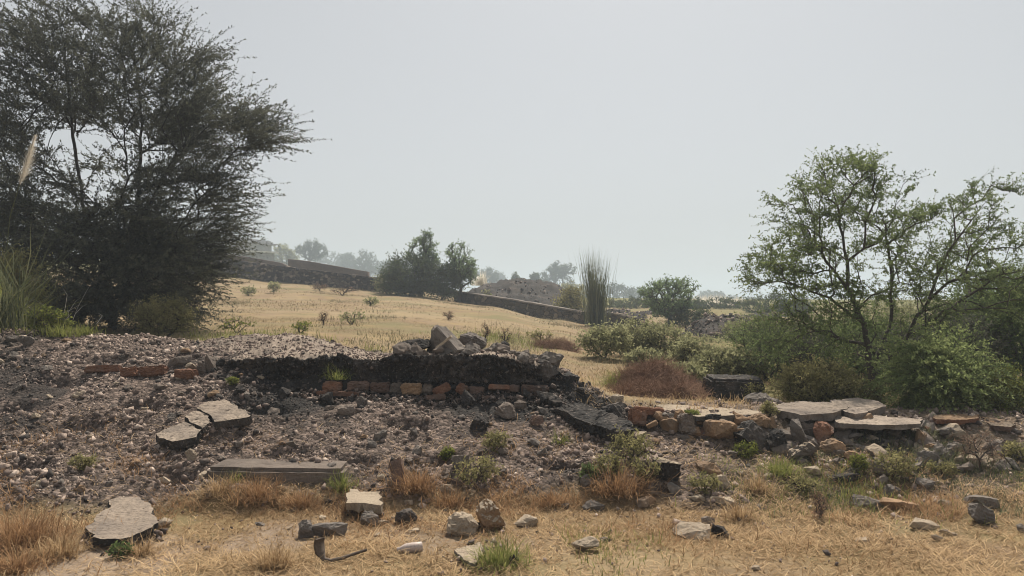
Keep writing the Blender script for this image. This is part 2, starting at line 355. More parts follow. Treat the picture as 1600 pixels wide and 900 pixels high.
# ------------------------------------------------------------------ the old road's broken bitumen layer
ROAD = {}
def build_road():
    us = np.arange(312, 890, 1.5); n = len(us); q1 = np.stack([us * .02, us * 0, us * 0], 1)
    topz = np.interp(us, [312, 345, 420, 520, 620, 700, 780, 840, 870, 890], [.84, .98, 1.02, 1.00, 1.02, 1.03, 1.00, .92, .84, .72]) + .06 * fbm(q1 * 1.7, 4, 91, .65)
    botz = np.interp(us, [312, 345, 420, 520, 620, 760, 870, 890], [.80, .74, .73, .745, .745, .735, .725, .70])
    df = np.interp(us, [312, 360, 420, 480, 560, 700, 830, 890], [8.25, 8.06, 8.0, 8.05, 8.0, 8.0, 7.97, 8.2]) + .16 * fbm(q1 * 1.3 + 5, 4, 92, .65)
    prof = [(0.30, 0.0)] + [(0.06 * math.sin(t * 3) * (1 - t) + .05 * (1 - t) - .02 + .10 * max(0, t - .8), t) for t in np.linspace(0, 1, 20)]
    back = np.linspace(.05, 1.5, 34)
    V = []
    for i, (pd, t) in enumerate(prof):
        dd = df + pd; V.append(np.stack([(us - 800) / K * dd, dd, botz + (topz - botz) * t], 1))
    bz = np.interp(us, [312, 360, 400, 450, 490, 540, 600, 890], [1.05, 1.12, 1.15, 1.16, 1.13, 1.03, .95, .74])
    for q in back:
        dd = df + .02 + q; s = sstep(.0, 1.1, np.full(n, q))
        V.append(np.stack([(us - 800) / K * dd, dd, topz * (1 - s) + bz * s], 1))
    V = np.array(V); r, c = V.shape[:2]; fl = V.reshape(-1, 3)
    a = np.repeat(np.concatenate([np.ones(len(prof)), np.full(len(back), .5)]), c); und = np.repeat(np.concatenate([np.zeros(len(prof)), np.ones(len(back))]), c)
    rg_ = .55 * fbm(fl * 3.2, 4, 33, .65) + .45 * (.3 - np.abs(fbm(fl * 11, 3, 34, .6)) * 1.6)
    fl = fl + a[:, None] * np.stack([.03 * fbm(fl * 9, 3, 31), .16 * rg_, .04 * fbm(fl * 10, 4, 35, .65)], 1)
    fl[:, 2] += und * (.07 * fbm(fl * np.array([2.2, 2.2, 0]), 3, 37) + .03 * fbm(fl * np.array([8, 8, 0]), 3, 38))
    idx = np.arange(r * c).reshape(r, c)
    F = np.stack([idx[:-1, :-1], idx[:-1, 1:], idx[1:, 1:], idx[1:, :-1]], -1)
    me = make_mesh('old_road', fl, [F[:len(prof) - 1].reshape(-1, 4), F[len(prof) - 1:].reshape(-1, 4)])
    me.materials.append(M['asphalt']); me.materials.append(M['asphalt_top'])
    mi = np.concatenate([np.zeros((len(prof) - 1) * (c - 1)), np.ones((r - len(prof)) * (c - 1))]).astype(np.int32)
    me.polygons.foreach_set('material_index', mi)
    ROAD['top'] = fl.reshape(r, c, 3)[len(prof):].reshape(-1, 3); ROAD['face'] = fl.reshape(r, c, 3)[1:len(prof)].reshape(-1, 3)
    tag(link('old_road', me, None), 'broken edge of an old black bitumen road layer on the bank', 'road', kind='structure')
build_road()

# ------------------------------------------------------------------ rocks, slabs, bricks
def finish(bm, name, seed, amp, freq, cuts, mats, topsplit=None):
    bmesh.ops.triangulate(bm, faces=bm.faces[:])
    L = sorted(e.calc_length() for e in bm.edges); tgt = max(L[-1] / (cuts + 1) * .9, 1e-3)
    for _ in range(4):
        es = [e for e in bm.edges if e.calc_length() > tgt * 1.35]
        if not es or len(bm.faces) > 4200: break
        bmesh.ops.subdivide_edges(bm, edges=es, cuts=1); bmesh.ops.triangulate(bm, faces=[f for f in bm.faces if len(f.verts) > 3])
    bm.normal_update()
    co = np.array([v.co[:] for v in bm.verts]); no = np.array([v.normal[:] for v in bm.verts])
    dn = (fbm(co * freq + seed * 3.7, 4, seed % 97, .6) + .55 * (.35 - np.abs(fbm(co * freq * 3.1 + seed, 3, seed % 89, .6)) * 2)) * amp
    co = co + no * dn[:, None]
    for v, c in zip(bm.verts, co): v.co = c
    bm.normal_update()
    if topsplit is not None:
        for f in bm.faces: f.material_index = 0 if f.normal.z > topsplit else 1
    me = bpy.data.meshes.new(name); bm.to_mesh(me); bm.free()
    for m in mats: me.materials.append(m)
    return me
def rock_mesh(name, seed, dims, mats, cuts=8, amp=.05, blocky=.5, topsplit=None):
    rn = random.Random(seed); bm = bmesh.new()
    for i in range(16):
        v = Vector((rn.gauss(0, 1), rn.gauss(0, 1), rn.gauss(0, 1))).normalized()
        m = max(abs(v.x), abs(v.y), abs(v.z)); v = v.lerp(v / m, blocky) * rn.uniform(.85, 1.0)
        bm.verts.new(v)
    r = bmesh.ops.convex_hull(bm, input=bm.verts[:])
    bmesh.ops.delete(bm, geom=[g for g in set(r['geom_unused'] + r['geom_interior']) if isinstance(g, bmesh.types.BMVert)], context='VERTS')
    co = np.array([v.co[:] for v in bm.verts]); lo, hi = co.min(0), co.max(0)
    for v in bm.verts: v.co = [((v.co[k] - lo[k]) / (hi[k] - lo[k]) - .5) * dims[k] for k in range(3)]
    return finish(bm, name, seed, amp * min(dims) * 2.6, 3.0 / max(dims) * 1.5, cuts, mats, topsplit)
def slab_mesh(name, seed, pts, nrm, thick, mats, cuts=18, amp=.012, topsplit=None):
    """irregular plate: outline pts (around the object origin), thickness along -nrm"""
    bm = bmesh.new(); rn = random.Random(seed); n = len(pts)
    pp = []
    for i in range(n):                                         # ragged edge
        a, c = np.array(pts[i]), np.array(pts[(i + 1) % n]); pp.append(a)
        for t in (.2, .4, .6, .8): pp.append(a + (c - a) * (t + rn.uniform(-.05, .05)) + np.array([rn.uniform(-1, 1), rn.uniform(-1, 1), 0]) * .055 * np.linalg.norm(c - a))
    top = [bm.verts.new(p) for p in pp]
    bot = [bm.verts.new(np.array(p) - np.array(nrm) * thick * rn.uniform(.8, 1.15) + np.array([rn.uniform(-.2, .2) * thick, rn.uniform(-.1, .35) * thick, 0])) for p in pp]
    bm.faces.new(top); bm.faces.new(bot[::-1]); m = len(pp)
    for i in range(m): bm.faces.new((top[(i + 1) % m], top[i], bot[i], bot[(i + 1) % m]))
    bmesh.ops.recalc_face_normals(bm, faces=bm.faces[:])
    return finish(bm, name, seed, amp * 1.35, 14.0, cuts, mats, topsplit)
def brick_mesh(name, seed, dims, mat, cuts=9, amp=.14):
    rn = random.Random(seed); bm = bmesh.new(); bmesh.ops.create_cube(bm, size=1.0)
    for v in bm.verts: v.co = Vector((v.co.x * dims[0] * rn.uniform(.88, 1.06), v.co.y * dims[1], v.co.z * dims[2] * rn.uniform(.85, 1.1)))
    bmesh.ops.bevel(bm, geom=bm.edges[:], offset=min(dims) * .12, segments=2, affect='EDGES')
    return finish(bm, name, seed, min(dims) * amp, 16.0, cuts, [mat])

SEED = [100]; SLABS = []
def put(name, me, loc, rot, label, cat, group=None):
    o = link(name, me, None); o.location = loc; o.rotation_euler = rot; return tag(o, label, cat, group)
def rock(px, pyb, w, h, mat, label, name='stone', cat='stone', rot=None, deep=.8, d=None, group=None, sink=.12, topmat=None, blocky=.5, tilt=0.0):
    SEED[0] += 1; sd = SEED[0]
    if d is None: p = hit(px, pyb); d = p[1]
    else: p = P(px, pyb, d)
    ww, hh = w * d / K, h * d / K; dims = (ww, max(ww * deep, hh * .7), hh * (1 + sink))
    mats = [M[topmat], M[mat]] if topmat else [M[mat]]
    me = rock_mesh(name, sd, dims, mats, blocky=blocky, topsplit=.55 if topmat else None)
    rn = random.Random(sd)
    r = (rn.uniform(-.08, .08), tilt, rot if rot is not None else rn.uniform(-.25, .25))
    return put(name, me, (p[0], p[1] + dims[1] * .38, p[2] + hh * (.5 - sink * .5)), r, label, cat, group)
def brick(px, pyc, w, h, mat, label, d=None, rz=0, ry=0, rx=0, name='brick', deep=.11, group=None, cat='brick'):
    SEED[0] += 1
    if d is None: d = hit(px, pyc + h / 2)[1] + .01
    p = P(px, pyc, d); me = brick_mesh(name, SEED[0], (w * d / K, deep, h * d / K), M[mat], amp=.22); jr = random.Random(SEED[0]); rz += jr.uniform(-.22, .22); ry += jr.uniform(-.07, .07); rx += jr.uniform(-.3, .1)
    return put(name, me, (p[0], p[1] + deep * .3, p[2]), (rx, ry, rz), label, cat, group)
def slab(poly, th_px, label, mats, lift=.0, dd=None, name='slab', cat='slab', amp=.010, group=None, topsplit=.5):
    """plate whose top outline is traced: its depth follows the ground below it (or dd = (front, back))"""
    SEED[0] += 1; ys = [p[1] for p in poly]; y0, y1 = min(ys), max(ys); cx = sum(p[0] for p in poly) / len(poly)
    if dd is None: dd = (hit(cx, y1 + th_px * .8)[1], hit(cx, y0 + th_px * .5)[1])
    pts = []
    for (a, c) in poly:
        t = (y1 - c) / max(1e-6, y1 - y0); pts.append(P(a, c, dd[0] + (dd[1] - dd[0]) * t))
    pts = np.array(pts); pts[:, 2] += lift; c0 = pts.mean(0); q = pts - c0
    SLABS.append(pts); nrm = np.linalg.svd(q)[2][2]; nrm = nrm * np.sign(nrm[2] or 1)
    me = slab_mesh(name, SEED[0], list(q), nrm, th_px * dd[0] / K, [M[m] for m in mats], amp=amp, topsplit=topsplit)
    return put(name, me, c0, (0, 0, 0), label, cat, group)

# --- slabs of old road surface on the left slope
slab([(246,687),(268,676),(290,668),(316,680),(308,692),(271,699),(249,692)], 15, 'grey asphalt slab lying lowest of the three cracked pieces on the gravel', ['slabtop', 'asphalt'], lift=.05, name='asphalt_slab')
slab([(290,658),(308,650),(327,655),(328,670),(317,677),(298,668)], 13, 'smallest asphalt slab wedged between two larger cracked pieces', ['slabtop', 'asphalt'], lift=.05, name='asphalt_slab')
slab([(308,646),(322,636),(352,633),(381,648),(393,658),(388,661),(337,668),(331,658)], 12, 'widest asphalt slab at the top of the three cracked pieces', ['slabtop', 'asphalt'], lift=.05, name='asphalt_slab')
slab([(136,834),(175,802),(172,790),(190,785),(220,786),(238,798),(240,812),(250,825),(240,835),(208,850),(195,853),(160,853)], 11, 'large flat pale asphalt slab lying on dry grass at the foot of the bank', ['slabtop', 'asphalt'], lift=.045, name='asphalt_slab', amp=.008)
slab([(868,646),(905,636),(950,652),(985,668),(990,680),(965,684),(915,668)], 24, 'big black bitumen slab tilted down the slope below the road end', ['asphalt', 'asphalt'], lift=.05, name='asphalt_slab', amp=.022)
# --- long concrete block in the slope
def long_block():
    d = 6.14; a, c = P(320, 727, d), P(548, 733, d); w = c[0] - a[0]
    me = brick_mesh('concrete_block', 7, (w, .34, .27), M['concrete'], cuts=24, amp=.035)
    put('concrete_block', me, ((a[0] + c[0]) / 2, d + .17, a[2] - .135 - .01), (0, .02, .03), 'long dull concrete kerb block half buried under gravel', 'block')
long_block()
slab([(547,777),(560,779),(562,783),(595,782),(596,805),(572,801),(542,801)], 15, 'pale square-cut concrete block with a notched top on bare soil', ['pale', 'pale'], lift=.07, name='concrete_block', cat='block', amp=.004)
slab([(710,866),(750,855),(757,861),(742,890),(724,882)], 6, 'pale flat stone slab sunk in dry grass at the picture bottom', ['pale', 'grey'], lift=.03, name='stone_slab')
rock(577, 824, 28, 22, 'grey', 'rough grey lump leaning on the front of the pale square block', name='concrete_chunk', cat='chunk')
rock(765, 831, 52, 44, 'tan', 'brown wedge-shaped stone with a pointed lit top standing in dry grass', blocky=.2, topmat='pale', tilt=.25)  # pale topmat puts the sunlight on the brown stone's top into its colour
rock(722, 838, 48, 30, 'pale', 'pale rough stone beside the brown wedge-shaped stone', deep=.9)
rock(478, 842, 26, 27, 'grey', 'upright grey stone at the end of the low log-like stone')
rock(512, 840, 62, 19, 'grey', 'low log-like grey stone on pale bare soil', deep=.35)
rock(634, 820, 34, 22, 'asphalt', 'small black bitumen lump near the pale square block', name='asphalt_lump', cat='lump')
brick(622, 742, 20, 46, 'oldbrick', 'brown flat stone plank standing tilted in the gravel', ry=-.28, rx=-.35, name='stone_plank', cat='stone', deep=.06)
rock(720, 737, 30, 26, 'grey', 'grey block half sunk in the gravel above red dry grass', blocky=.8)
rock(596, 752, 12, 10, 'pale', 'round whitish pebble bright against the dark gravel')
rock(697, 772, 22, 12, 'pale', 'crumbled whitish stone in reddish straw')
# --- stones of the centre and right slope
for a in [
 (1040,757,50,36,'asphalt','dark blocky stone with a pale flat top on the slope',dict(topmat='pale',blocky=.8)),
 (1108,742,44,18,'tan','tan leaning plate of stone above the small pale block',dict(tilt=.5,deep=.5)),
 (1128,764,30,20,'pale','small pale angular block on the slope beside green weeds',dict(blocky=.7)),
 (1131,792,40,14,'pale','flat pale stone lying in straw below the small pale block',dict()),
 (1126,840,28,18,'asphalt','round dark stone at the edge of the straw strip',dict(blocky=.2)),
 (1106,822,22,14,'grey','grey stone just above the round dark stone',dict()),
 (915,864,44,20,'pale','long pale stone with a shaded right end in dry grass',dict(deep=.6)),
 (803,886,16,18,'asphalt','dark stone in grass at the bottom of the picture',dict()),
 (918,764,24,22,'grey','brownish grey stone under a small green weed',dict()),
 (1010,795,34,16,'tan','half buried brown stone in straw below the dark blocky stone',dict()),
 (928,800,36,14,'grey','low grey stone in straw left of the half buried brown stone',dict()),
 (820,825,40,16,'pale','pale low stone among straw and gravel',dict()),
 (1083,842,60,18,'pale','flat pale hump of stone sunk in straw',dict(sink=.6)),
 (1183,706,66,44,'asphalt','big black bitumen boulder below the broken wall',dict(blocky=.3)),
 (1216,708,30,34,'asphalt','black lump joined to the right of the big bitumen boulder',dict()),
 (1255,722,42,30,'grey','grey stone with a lit flat front at the foot of the wall',dict(topmat='pale',blocky=.7)),  # lit face of the grey stone is coloured in by the pale topmat
 (1249,700,22,44,'grey','narrow grey stone plate standing upright above the lit grey stone',dict(deep=.35,tilt=-.25)),
 (1288,698,30,36,'brick','reddish leaning plate of brick in the rubble wall foot',dict(deep=.4,tilt=.3)),
 (1304,712,40,24,'tan','brown stone below the reddish leaning plate',dict()),
 (1325,695,18,9,'pale','small pale stone bright in the rubble of the wall',dict()),
 (1337,724,28,18,'tan','tan block on the edge of the rubble slope',dict(blocky=.8)),
 (1355,732,20,13,'pale','pale capped stone below the tan block',dict()),
 (1322,756,56,16,'asphalt','flat dark stone in yellowish grass',dict()),
 (1382,746,30,24,'grey','rounded grey stone beside a leafy weed',dict(blocky=.2)),
 (1380,757,18,14,'grey','small dark grey stone under the rounded grey stone',dict(blocky=.2)),
 (1392,780,28,20,'grey','brownish stone in grass below the leafy weed',dict()),
 (1447,766,28,16,'grey','pale grey rounded stone alone in shaded grass',dict(blocky=.2)),
 (1450,728,32,22,'grey','pointed grey stone at the foot of the shaded rubble',dict()),
 (1443,706,18,34,'tan','pinkish stone standing on its narrow end in the rubble',dict(blocky=.2,deep=.6)),
 (1457,712,24,18,'tan','tan stone next to the upright pinkish stone',dict()),
 (1480,720,34,32,'grey','large grey block right of the pointed grey stone',dict(blocky=.6)),
 (1537,796,46,18,'grey','wide flat grey stone in shaded grass near the picture edge',dict()),
 (1537,822,40,28,'grey','grey slanted stone lowest in the shaded grass',dict(tilt=.4)),
 (1444,828,54,14,'pale','long pale stone at the edge of the dry strip',dict(deep=.4,tilt=.2)),
 (1410,800,66,16,'tan','long tan stone ridge above the dry strip',dict(deep=.4,tilt=.2)),
 (1362,796,46,18,'grey','grey stone left of the long tan stone ridge',dict()),
 (1482,838,36,7,'pale','thin pale stone splinter lying on straw',dict(deep=.3,tilt=.2)),
 (1465,846,28,8,'pale','short pale stone splinter below the longer splinter',dict(deep=.4,tilt=.3)),
 (1595,832,14,12,'grey','small grey stone at the very edge of the picture',dict()),
 (1180,892,14,6,'pale','tiny pale stone on the straw strip',dict()),
]: rock(a[0], a[1], a[2], a[3], a[4], a[5], **a[6])
# --- pile on top of the old road
for a in [
 (683,552,36,44,'grey','tall grey boulder behind the leaning plank on the road edge',dict(d=8.5)),
 (738,549,44,30,'grey','wide grey boulder right of the leaning plank',dict(d=8.6,blocky=.35)),
 (647,552,50,22,'asphalt','dark flat lump left of the leaning plank',dict(d=8.35)),
 (688,556,20,17,'grey','small stone propped under the leaning plank',dict(d=8.2)),
 (727,553,14,13,'pale','small square pale stone between plank and wide boulder',dict(d=8.25,blocky=.8)),
 (747,559,20,14,'oldbrick','brownish pebble in front of the wide boulder',dict(d=8.2)),
 (775,558,28,22,'grey','grey stone at the middle of the rock pile',dict(d=8.35)),
 (789,554,16,22,'asphalt','narrow dark stone behind the middle of the pile',dict(d=8.45)),
 (797,571,30,20,'asphalt','dark lump on the slumping road end',dict(d=8.15)),
 (816,575,28,24,'grey','grey lump above the broken road end',dict(d=8.15)),
 (841,570,19,14,'asphalt','small black lump perched alone on the road end',dict(d=8.3)),
 (809,588,42,18,'grey','flat grey stone on the slumped road end',dict(d=8.0)),
 (850,598,50,34,'asphalt','large dark lump at the very end of the road layer',dict(d=8.0,blocky=.3)),
 (890,612,36,28,'asphalt','dark boulder fallen beyond the road end',dict(d=8.0)),
 (911,612,14,11,'asphalt','small dark stone right of the fallen boulder',dict(d=8.1)),
 (957,668,58,38,'asphalt','rough black lump lying behind the tilted bitumen slab',dict(d=7.5,blocky=.3)),
 (963,636,26,18,'pale','pale pinkish chunk of concrete at the end of the wall',dict(d=7.75,blocky=.8)),
 (1188,636,44,20,'grey','flat grey rock behind the broken wall',dict(d=8.4)),
 (1201,648,11,13,'pale','tiny white block on the wall end',dict(d=7.5,blocky=.9)),
 (1208,634,22,12,'grey','small grey stone right of the flat grey rock',dict(d=8.2)),
 (1093,606,24,12,'grey','pale grey stone beside the black block',dict()),
]: rock(a[0], a[1], a[2], a[3], a[4], a[5], **a[6])
def plank():
    a, c = P(686, 513, 8.35), P(721, 553, 8.15); L = float(np.linalg.norm(c - a))
    me = brick_mesh('concrete_plank', 77, (L, .17, .085), M['grey'], cuts=9); v = Vector(c - a).normalized()
    put('concrete_plank', me, (a + c) / 2, v.to_track_quat('X', 'Z').to_euler(), 'long grey concrete plank leaning down the rock pile', 'plank')
plank()
brick(693, 535, 3.5, 32, 'pale', 'thin pale splinter leaning on the boulder beside the plank', d=8.12, ry=.95, deep=.03, name='stone_splinter', cat='splinter')
# --- brick course under the road layer
for a in [
 (519,606,28,19,'brick','rounded orange brick at the start of the course under the road',dict(d=7.86)),
 (560,605,34,17,'oldbrick','dull brown brick second in the course under the road',dict(d=7.90)),
 (594,606,30,16,'oldbrick','dusty brown brick left of the grey brick in the course',dict(d=7.91)),
 (619,608,20,17,'concrete','grey block in the brick course under the road',dict(d=7.90)),
 (643,608,32,16,'tan','pale pinkish brick in the course under the road',dict(d=7.86)),
 (667,608,15,16,'concrete','small grey block right of the pale pinkish brick',dict(d=7.9)),
 (690,609,28,13,'brick','bright orange brick turned askew in the course',dict(d=7.82,ry=-.35,rz=.4)),
 (722,609,18,15,'brick','short orange brick end with a pointed top',dict(d=7.84,ry=.5)),
 (744,612,24,13,'oldbrick','dark brick right of the short orange brick end',dict(d=7.9)),
 (780,606,34,8,'brick','thin orange brick edge high in the course',dict(d=7.86)),
 (804,607,16,8,'oldbrick','small thin brick right of the thin orange edge',dict(d=7.87)),
 (836,611,44,15,'oldbrick','last long brown brick before the road end',dict(d=7.86)),
 (501,615,24,7,'brick','thin orange brick lowest at the start of the course',dict(d=7.8)),
 (541,616,42,7,'brick','long thin orange brick below the dull brown brick',dict(d=7.8)),
 (680,622,32,9,'oldbrick','brown brick below the askew orange brick',dict(d=7.78)),
 (733,623,24,8,'oldbrick','dim brick in the lower course under the dark brick',dict(d=7.78)),
 (767,623,30,8,'oldbrick','rightmost dim brick of the lower course',dict(d=7.78)),
 (160,578,54,11,'brick','long orange brick edge leftmost in the gravel bank',dict(ry=.03)),
 (202,582,27,15,'brick','broken orange brick in the middle of the bank row',dict(ry=-.2,rz=.2)),
 (238,581,44,16,'brick','whole orange brick next to the dark gap in the bank',dict(ry=-.08)),
 (290,586,36,16,'brick','orange brick with a scooped edge under a pale stone',dict(ry=.06,rz=-.1)),
 (996,653,28,25,'brick','upright orange brick block at the left end of the wall',dict(d=7.25,rz=.25,ry=.12)),
 (1014,643,48,11,'brick','flat orange brick slab lying on the wall end',dict(d=7.4,ry=.08,rz=-.1)),
 (1019,664,18,6,'tan','small tan stick-like brick piece below the flat slab',dict(d=7.2,ry=-.55)),
]: brick(a[0], a[1], a[2], a[3], a[4], a[5], **a[6])
for a in [
 (294,577,24,10,'pale','pale flat stone on the scooped orange brick',dict(d=8.05)),
 (276,573,42,15,'concrete','brownish slab piece leaning above the bricks',dict(d=8.2,tilt=-.3,deep=.5)),
 (314,586,15,19,'concrete','small brown block right of the pale flat stone',dict()),
 (326,582,16,30,'concrete','upright brown block where the road layer begins',dict(deep=.6)),
 (286,552,15,9,'pale','lit pale stone at the edge of a dark hollow',dict()),
 (385,624,15,11,'grey','pale grey stone in the shade below the road layer',dict()),
 (16,536,18,11,'grey','pinkish round stone on the crest at the picture edge',dict(blocky=.2)),
 (38,540,24,15,'grey','larger pinkish round stone on the crest',dict(blocky=.2)),
 (56,656,13,9,'pale','single pale pebble on the left gravel slope',dict(blocky=.2)),
 (792,656,34,24,'concrete','brown-grey tilted stone on the dark slope',dict(tilt=.4)),
 (540,650,28,16,'concrete','flat brownish stone on the shaded slope below the bricks',dict()),
 (565,636,18,16,'grey','small grey stone close under the brick course',dict()),
 (813,640,20,14,'concrete','brown stone above the brown-grey tilted stone',dict()),
 (839,666,24,16,'oldbrick','rounded brown stone left of the tilted bitumen slab',dict(blocky=.2)),
 (748,674,34,24,'asphalt','dark block on the slope under the brown-grey stone',dict()),
 (127,770,14,10,'tan','orange tinted pebble on the low gravel',dict()),
 (212,730,16,12,'tan','tan pebble with a lit top on the left gravel slope',dict()),
 (299,722,14,20,'pale','pinkish stone standing up in the dark gravel',dict(deep=.6)),
 (255,826,24,12,'pale','rounded stone at the right edge of the large flat slab',dict(blocky=.2)),
]: rock(a[0], a[1], a[2], a[3], a[4], a[5], **a[6])

# ------------------------------------------------------------------ broken stone wall on the right (core + bedded stones in one masonry mesh)
def join_meshes(name, parts, mats):
    bm = bmesh.new()
    for me, mx, mi in parts:
        n0 = len(bm.faces); b2 = bmesh.new(); b2.from_mesh(me); b2.transform(mx)
        for f in b2.faces: f.material_index = mi
        tmp = bpy.data.meshes.new('t'); b2.to_mesh(tmp); b2.free(); bm.from_mesh(tmp); bpy.data.meshes.remove(tmp); bpy.data.meshes.remove(me)
    me = bpy.data.meshes.new(name); bm.to_mesh(me); bm.free()
    for m in mats: me.materials.append(m)
    return me
def ruin(name, u0, u1, dtop, dbot, rowtop, rowbot, seed, label, mixk, sizes):
    rn = random.Random(seed); parts = []; mats = [M['mound'], M['grey'], M['tan'], M['asphalt'], M['concrete'], M['brick']]
    us = np.arange(u0, u1, 5.0); rows = 9; V = []
    for i in range(rows + 4):
        t = min(1, i / rows); ex = max(0, i - rows)
        dd = dbot + (dtop - dbot) * t + ex * .10
        py = np.interp(us, *rowbot) * (1 - t) + np.interp(us, *rowtop) * t
        z = CAMZ + (dbot + (dtop - dbot) * t) * slope_of(py) - .03 - ex * .02
        V.append(np.stack([(us - 800) / K * dd, np.full(len(us), dd), z], 1))
    V = np.array(V); r, c = V.shape[:2]; fl = V.reshape(-1, 3)
    fl = fl + np.stack([0 * fl[:, 0], .07 * fbm(fl * 5, 4, seed), .03 * fbm(fl * 7, 3, seed + 4)], 1)
    idx = np.arange(r * c).reshape(r, c); F = np.stack([idx[:-1, :-1], idx[:-1, 1:], idx[1:, 1:], idx[1:, :-1]], -1).reshape(-1, 4)
    parts.append((make_mesh('core', fl, [F]), Matrix(), 0))
    u = u0 + 6
    n = int((u1 - u0) * .30)
    for i in range(n):
        u = rn.uniform(u0 + 4, u1 - 4); t = rn.uniform(-.25, .95)
        dd = dbot + (dtop - dbot) * t - .02; py = float(np.interp(u, *rowbot)) * (1 - t) + float(np.interp(u, *rowtop)) * t
        p = P(u, py, dd); w = rn.uniform(*sizes); dm = (w, w * rn.uniform(.6, 1), w * rn.uniform(.4, .85))
        me = rock_mesh('s', seed * 100 + i, dm, [], cuts=2, blocky=rn.uniform(.2, .8))
        mx = Matrix.Translation(p) @ Euler((rn.uniform(-.4, .4), rn.uniform(-.6, .6), rn.uniform(-.7, .7))).to_matrix().to_4x4()
        parts.append((me, mx, rn.choices(range(6), mixk)[0]))
    o = link(name, join_meshes(name, parts, mats), None); return tag(o, label, 'wall', kind='thing')
ruin('broken_wall', 1028, 1216, 7.42, 7.22, ([1028, 1100, 1216], [640, 648, 652]), ([1028, 1100, 1216], [672, 690, 694]), 3,
     'low broken wall with orange stones under a thin slab', [0, 3, 5, 2, 2, 1.2], (.07, .2))
ruin('broken_wall', 1206, 1452, 7.45, 7.05, ([1206, 1300, 1452], [646, 652, 666]), ([1206, 1300, 1452], [702, 708, 716]), 5,
     'taller ruined wall of dark grey stones under thick slabs', [0, 6, 1.6, 2, 3, .5], (.09, .25))
ruin('broken_wall', 1446, 1640, 7.5, 7.05, ([1446, 1640], [664, 674]), ([1446, 1640], [716, 722]), 8,
     'collapsed end of the stone wall spilling brown rubble', [0, 4, 4, 1, 3, .4], (.06, .19))
for a in [
 (1073,663,25,29,'concrete','grey squared block standing in the low broken wall',dict(d=7.18,deep=.12,cat='block',name='stone_block')),
 (1116,659,24,20,'asphalt','dark block set in the low broken wall',dict(d=7.24,cat='block',name='stone_block')),
]: brick(a[0], a[1], a[2], a[3], a[4], a[5], **a[6])
for a in [
 (1130,684,52,25,'tan','wide orange sandstone lump at the foot of the low wall',dict(d=7.1,blocky=.2)),
 (1160,684,24,14,'tan','small orange sandstone right of the wide lump',dict(d=7.08)),
 (1188,672,46,26,'tan','tan sandstone boulder at the end of the low wall',dict(d=7.2,blocky=.3)),
]: rock(a[0], a[1], a[2], a[3], a[4], a[5], **a[6])
slab([(1023,632),(1070,633),(1130,638),(1183,642),(1194,647),(1140,649),(1087,651),(1050,645)], 8, 'long thin pale slab along the top of the low broken wall', ['pale', 'grey'], dd=(7.25, 8.0), name='stone_slab', topsplit=.6)
slab([(1208,632),(1250,627),(1300,629),(1325,636),(1300,645),(1250,648),(1212,640)], 11, 'thick grey slab on the left of the ruined wall top', ['dusty', 'grey'], dd=(7.2, 7.9), name='stone_slab')
slab([(1296,627),(1335,623),(1372,628),(1384,636),(1360,643),(1335,649),(1318,644)], 12, 'grey tilted slab lying over the middle of the ruined wall', ['dusty', 'grey'], dd=(7.3, 8.1), lift=.01, name='stone_slab')
slab([(1300,652),(1360,649),(1440,655),(1436,662),(1370,664),(1310,661)], 8, 'long dusty slab course below the tilted slab', ['dusty', 'grey'], dd=(7.05, 7.5), name='stone_slab')
slab([(1409,637),(1456,636),(1459,640),(1455,648),(1412,648)], 10, 'dark dull slab in shade under the green bush', ['concrete', 'grey'], dd=(8.3, 8.9), name='stone_slab')
slab([(1457,648),(1515,645),(1528,648),(1527,653),(1490,656),(1462,655)], 7, 'flat orange sandstone slab lying on the wall right of the tree', ['tan', 'brick'], dd=(7.35, 7.9), name='stone_slab')
slab([(1530,651),(1560,654),(1584,659),(1578,667),(1545,664)], 8, 'brown sandstone slab sloping off the end of the wall', ['tan', 'oldbrick'], dd=(7.3, 7.8), name='stone_slab')
slab([(1558,640),(1575,636),(1620,640),(1620,652),(1570,652)], 8, 'dark grey slab beside the yellowish bush at the picture edge', ['grey', 'grey'], dd=(8.2, 9.0), name='stone_slab')

# black block in the grass behind the wall
def black_block():
    d = 9.0; a, c = P(1113, 610, d), P(1197, 610, d); w = c[0] - a[0]
    me = brick_mesh('asphalt_block', 91, (w, .5, .28), M['asphalt'], cuts=18, amp=.09)
    put('asphalt_block', me, ((a[0] + c[0]) / 2, d + .25, P(0, 610, d)[2]), (0, .03, -.06), 'large black block of old bitumen standing in the grass behind the wall', 'block')
black_block()

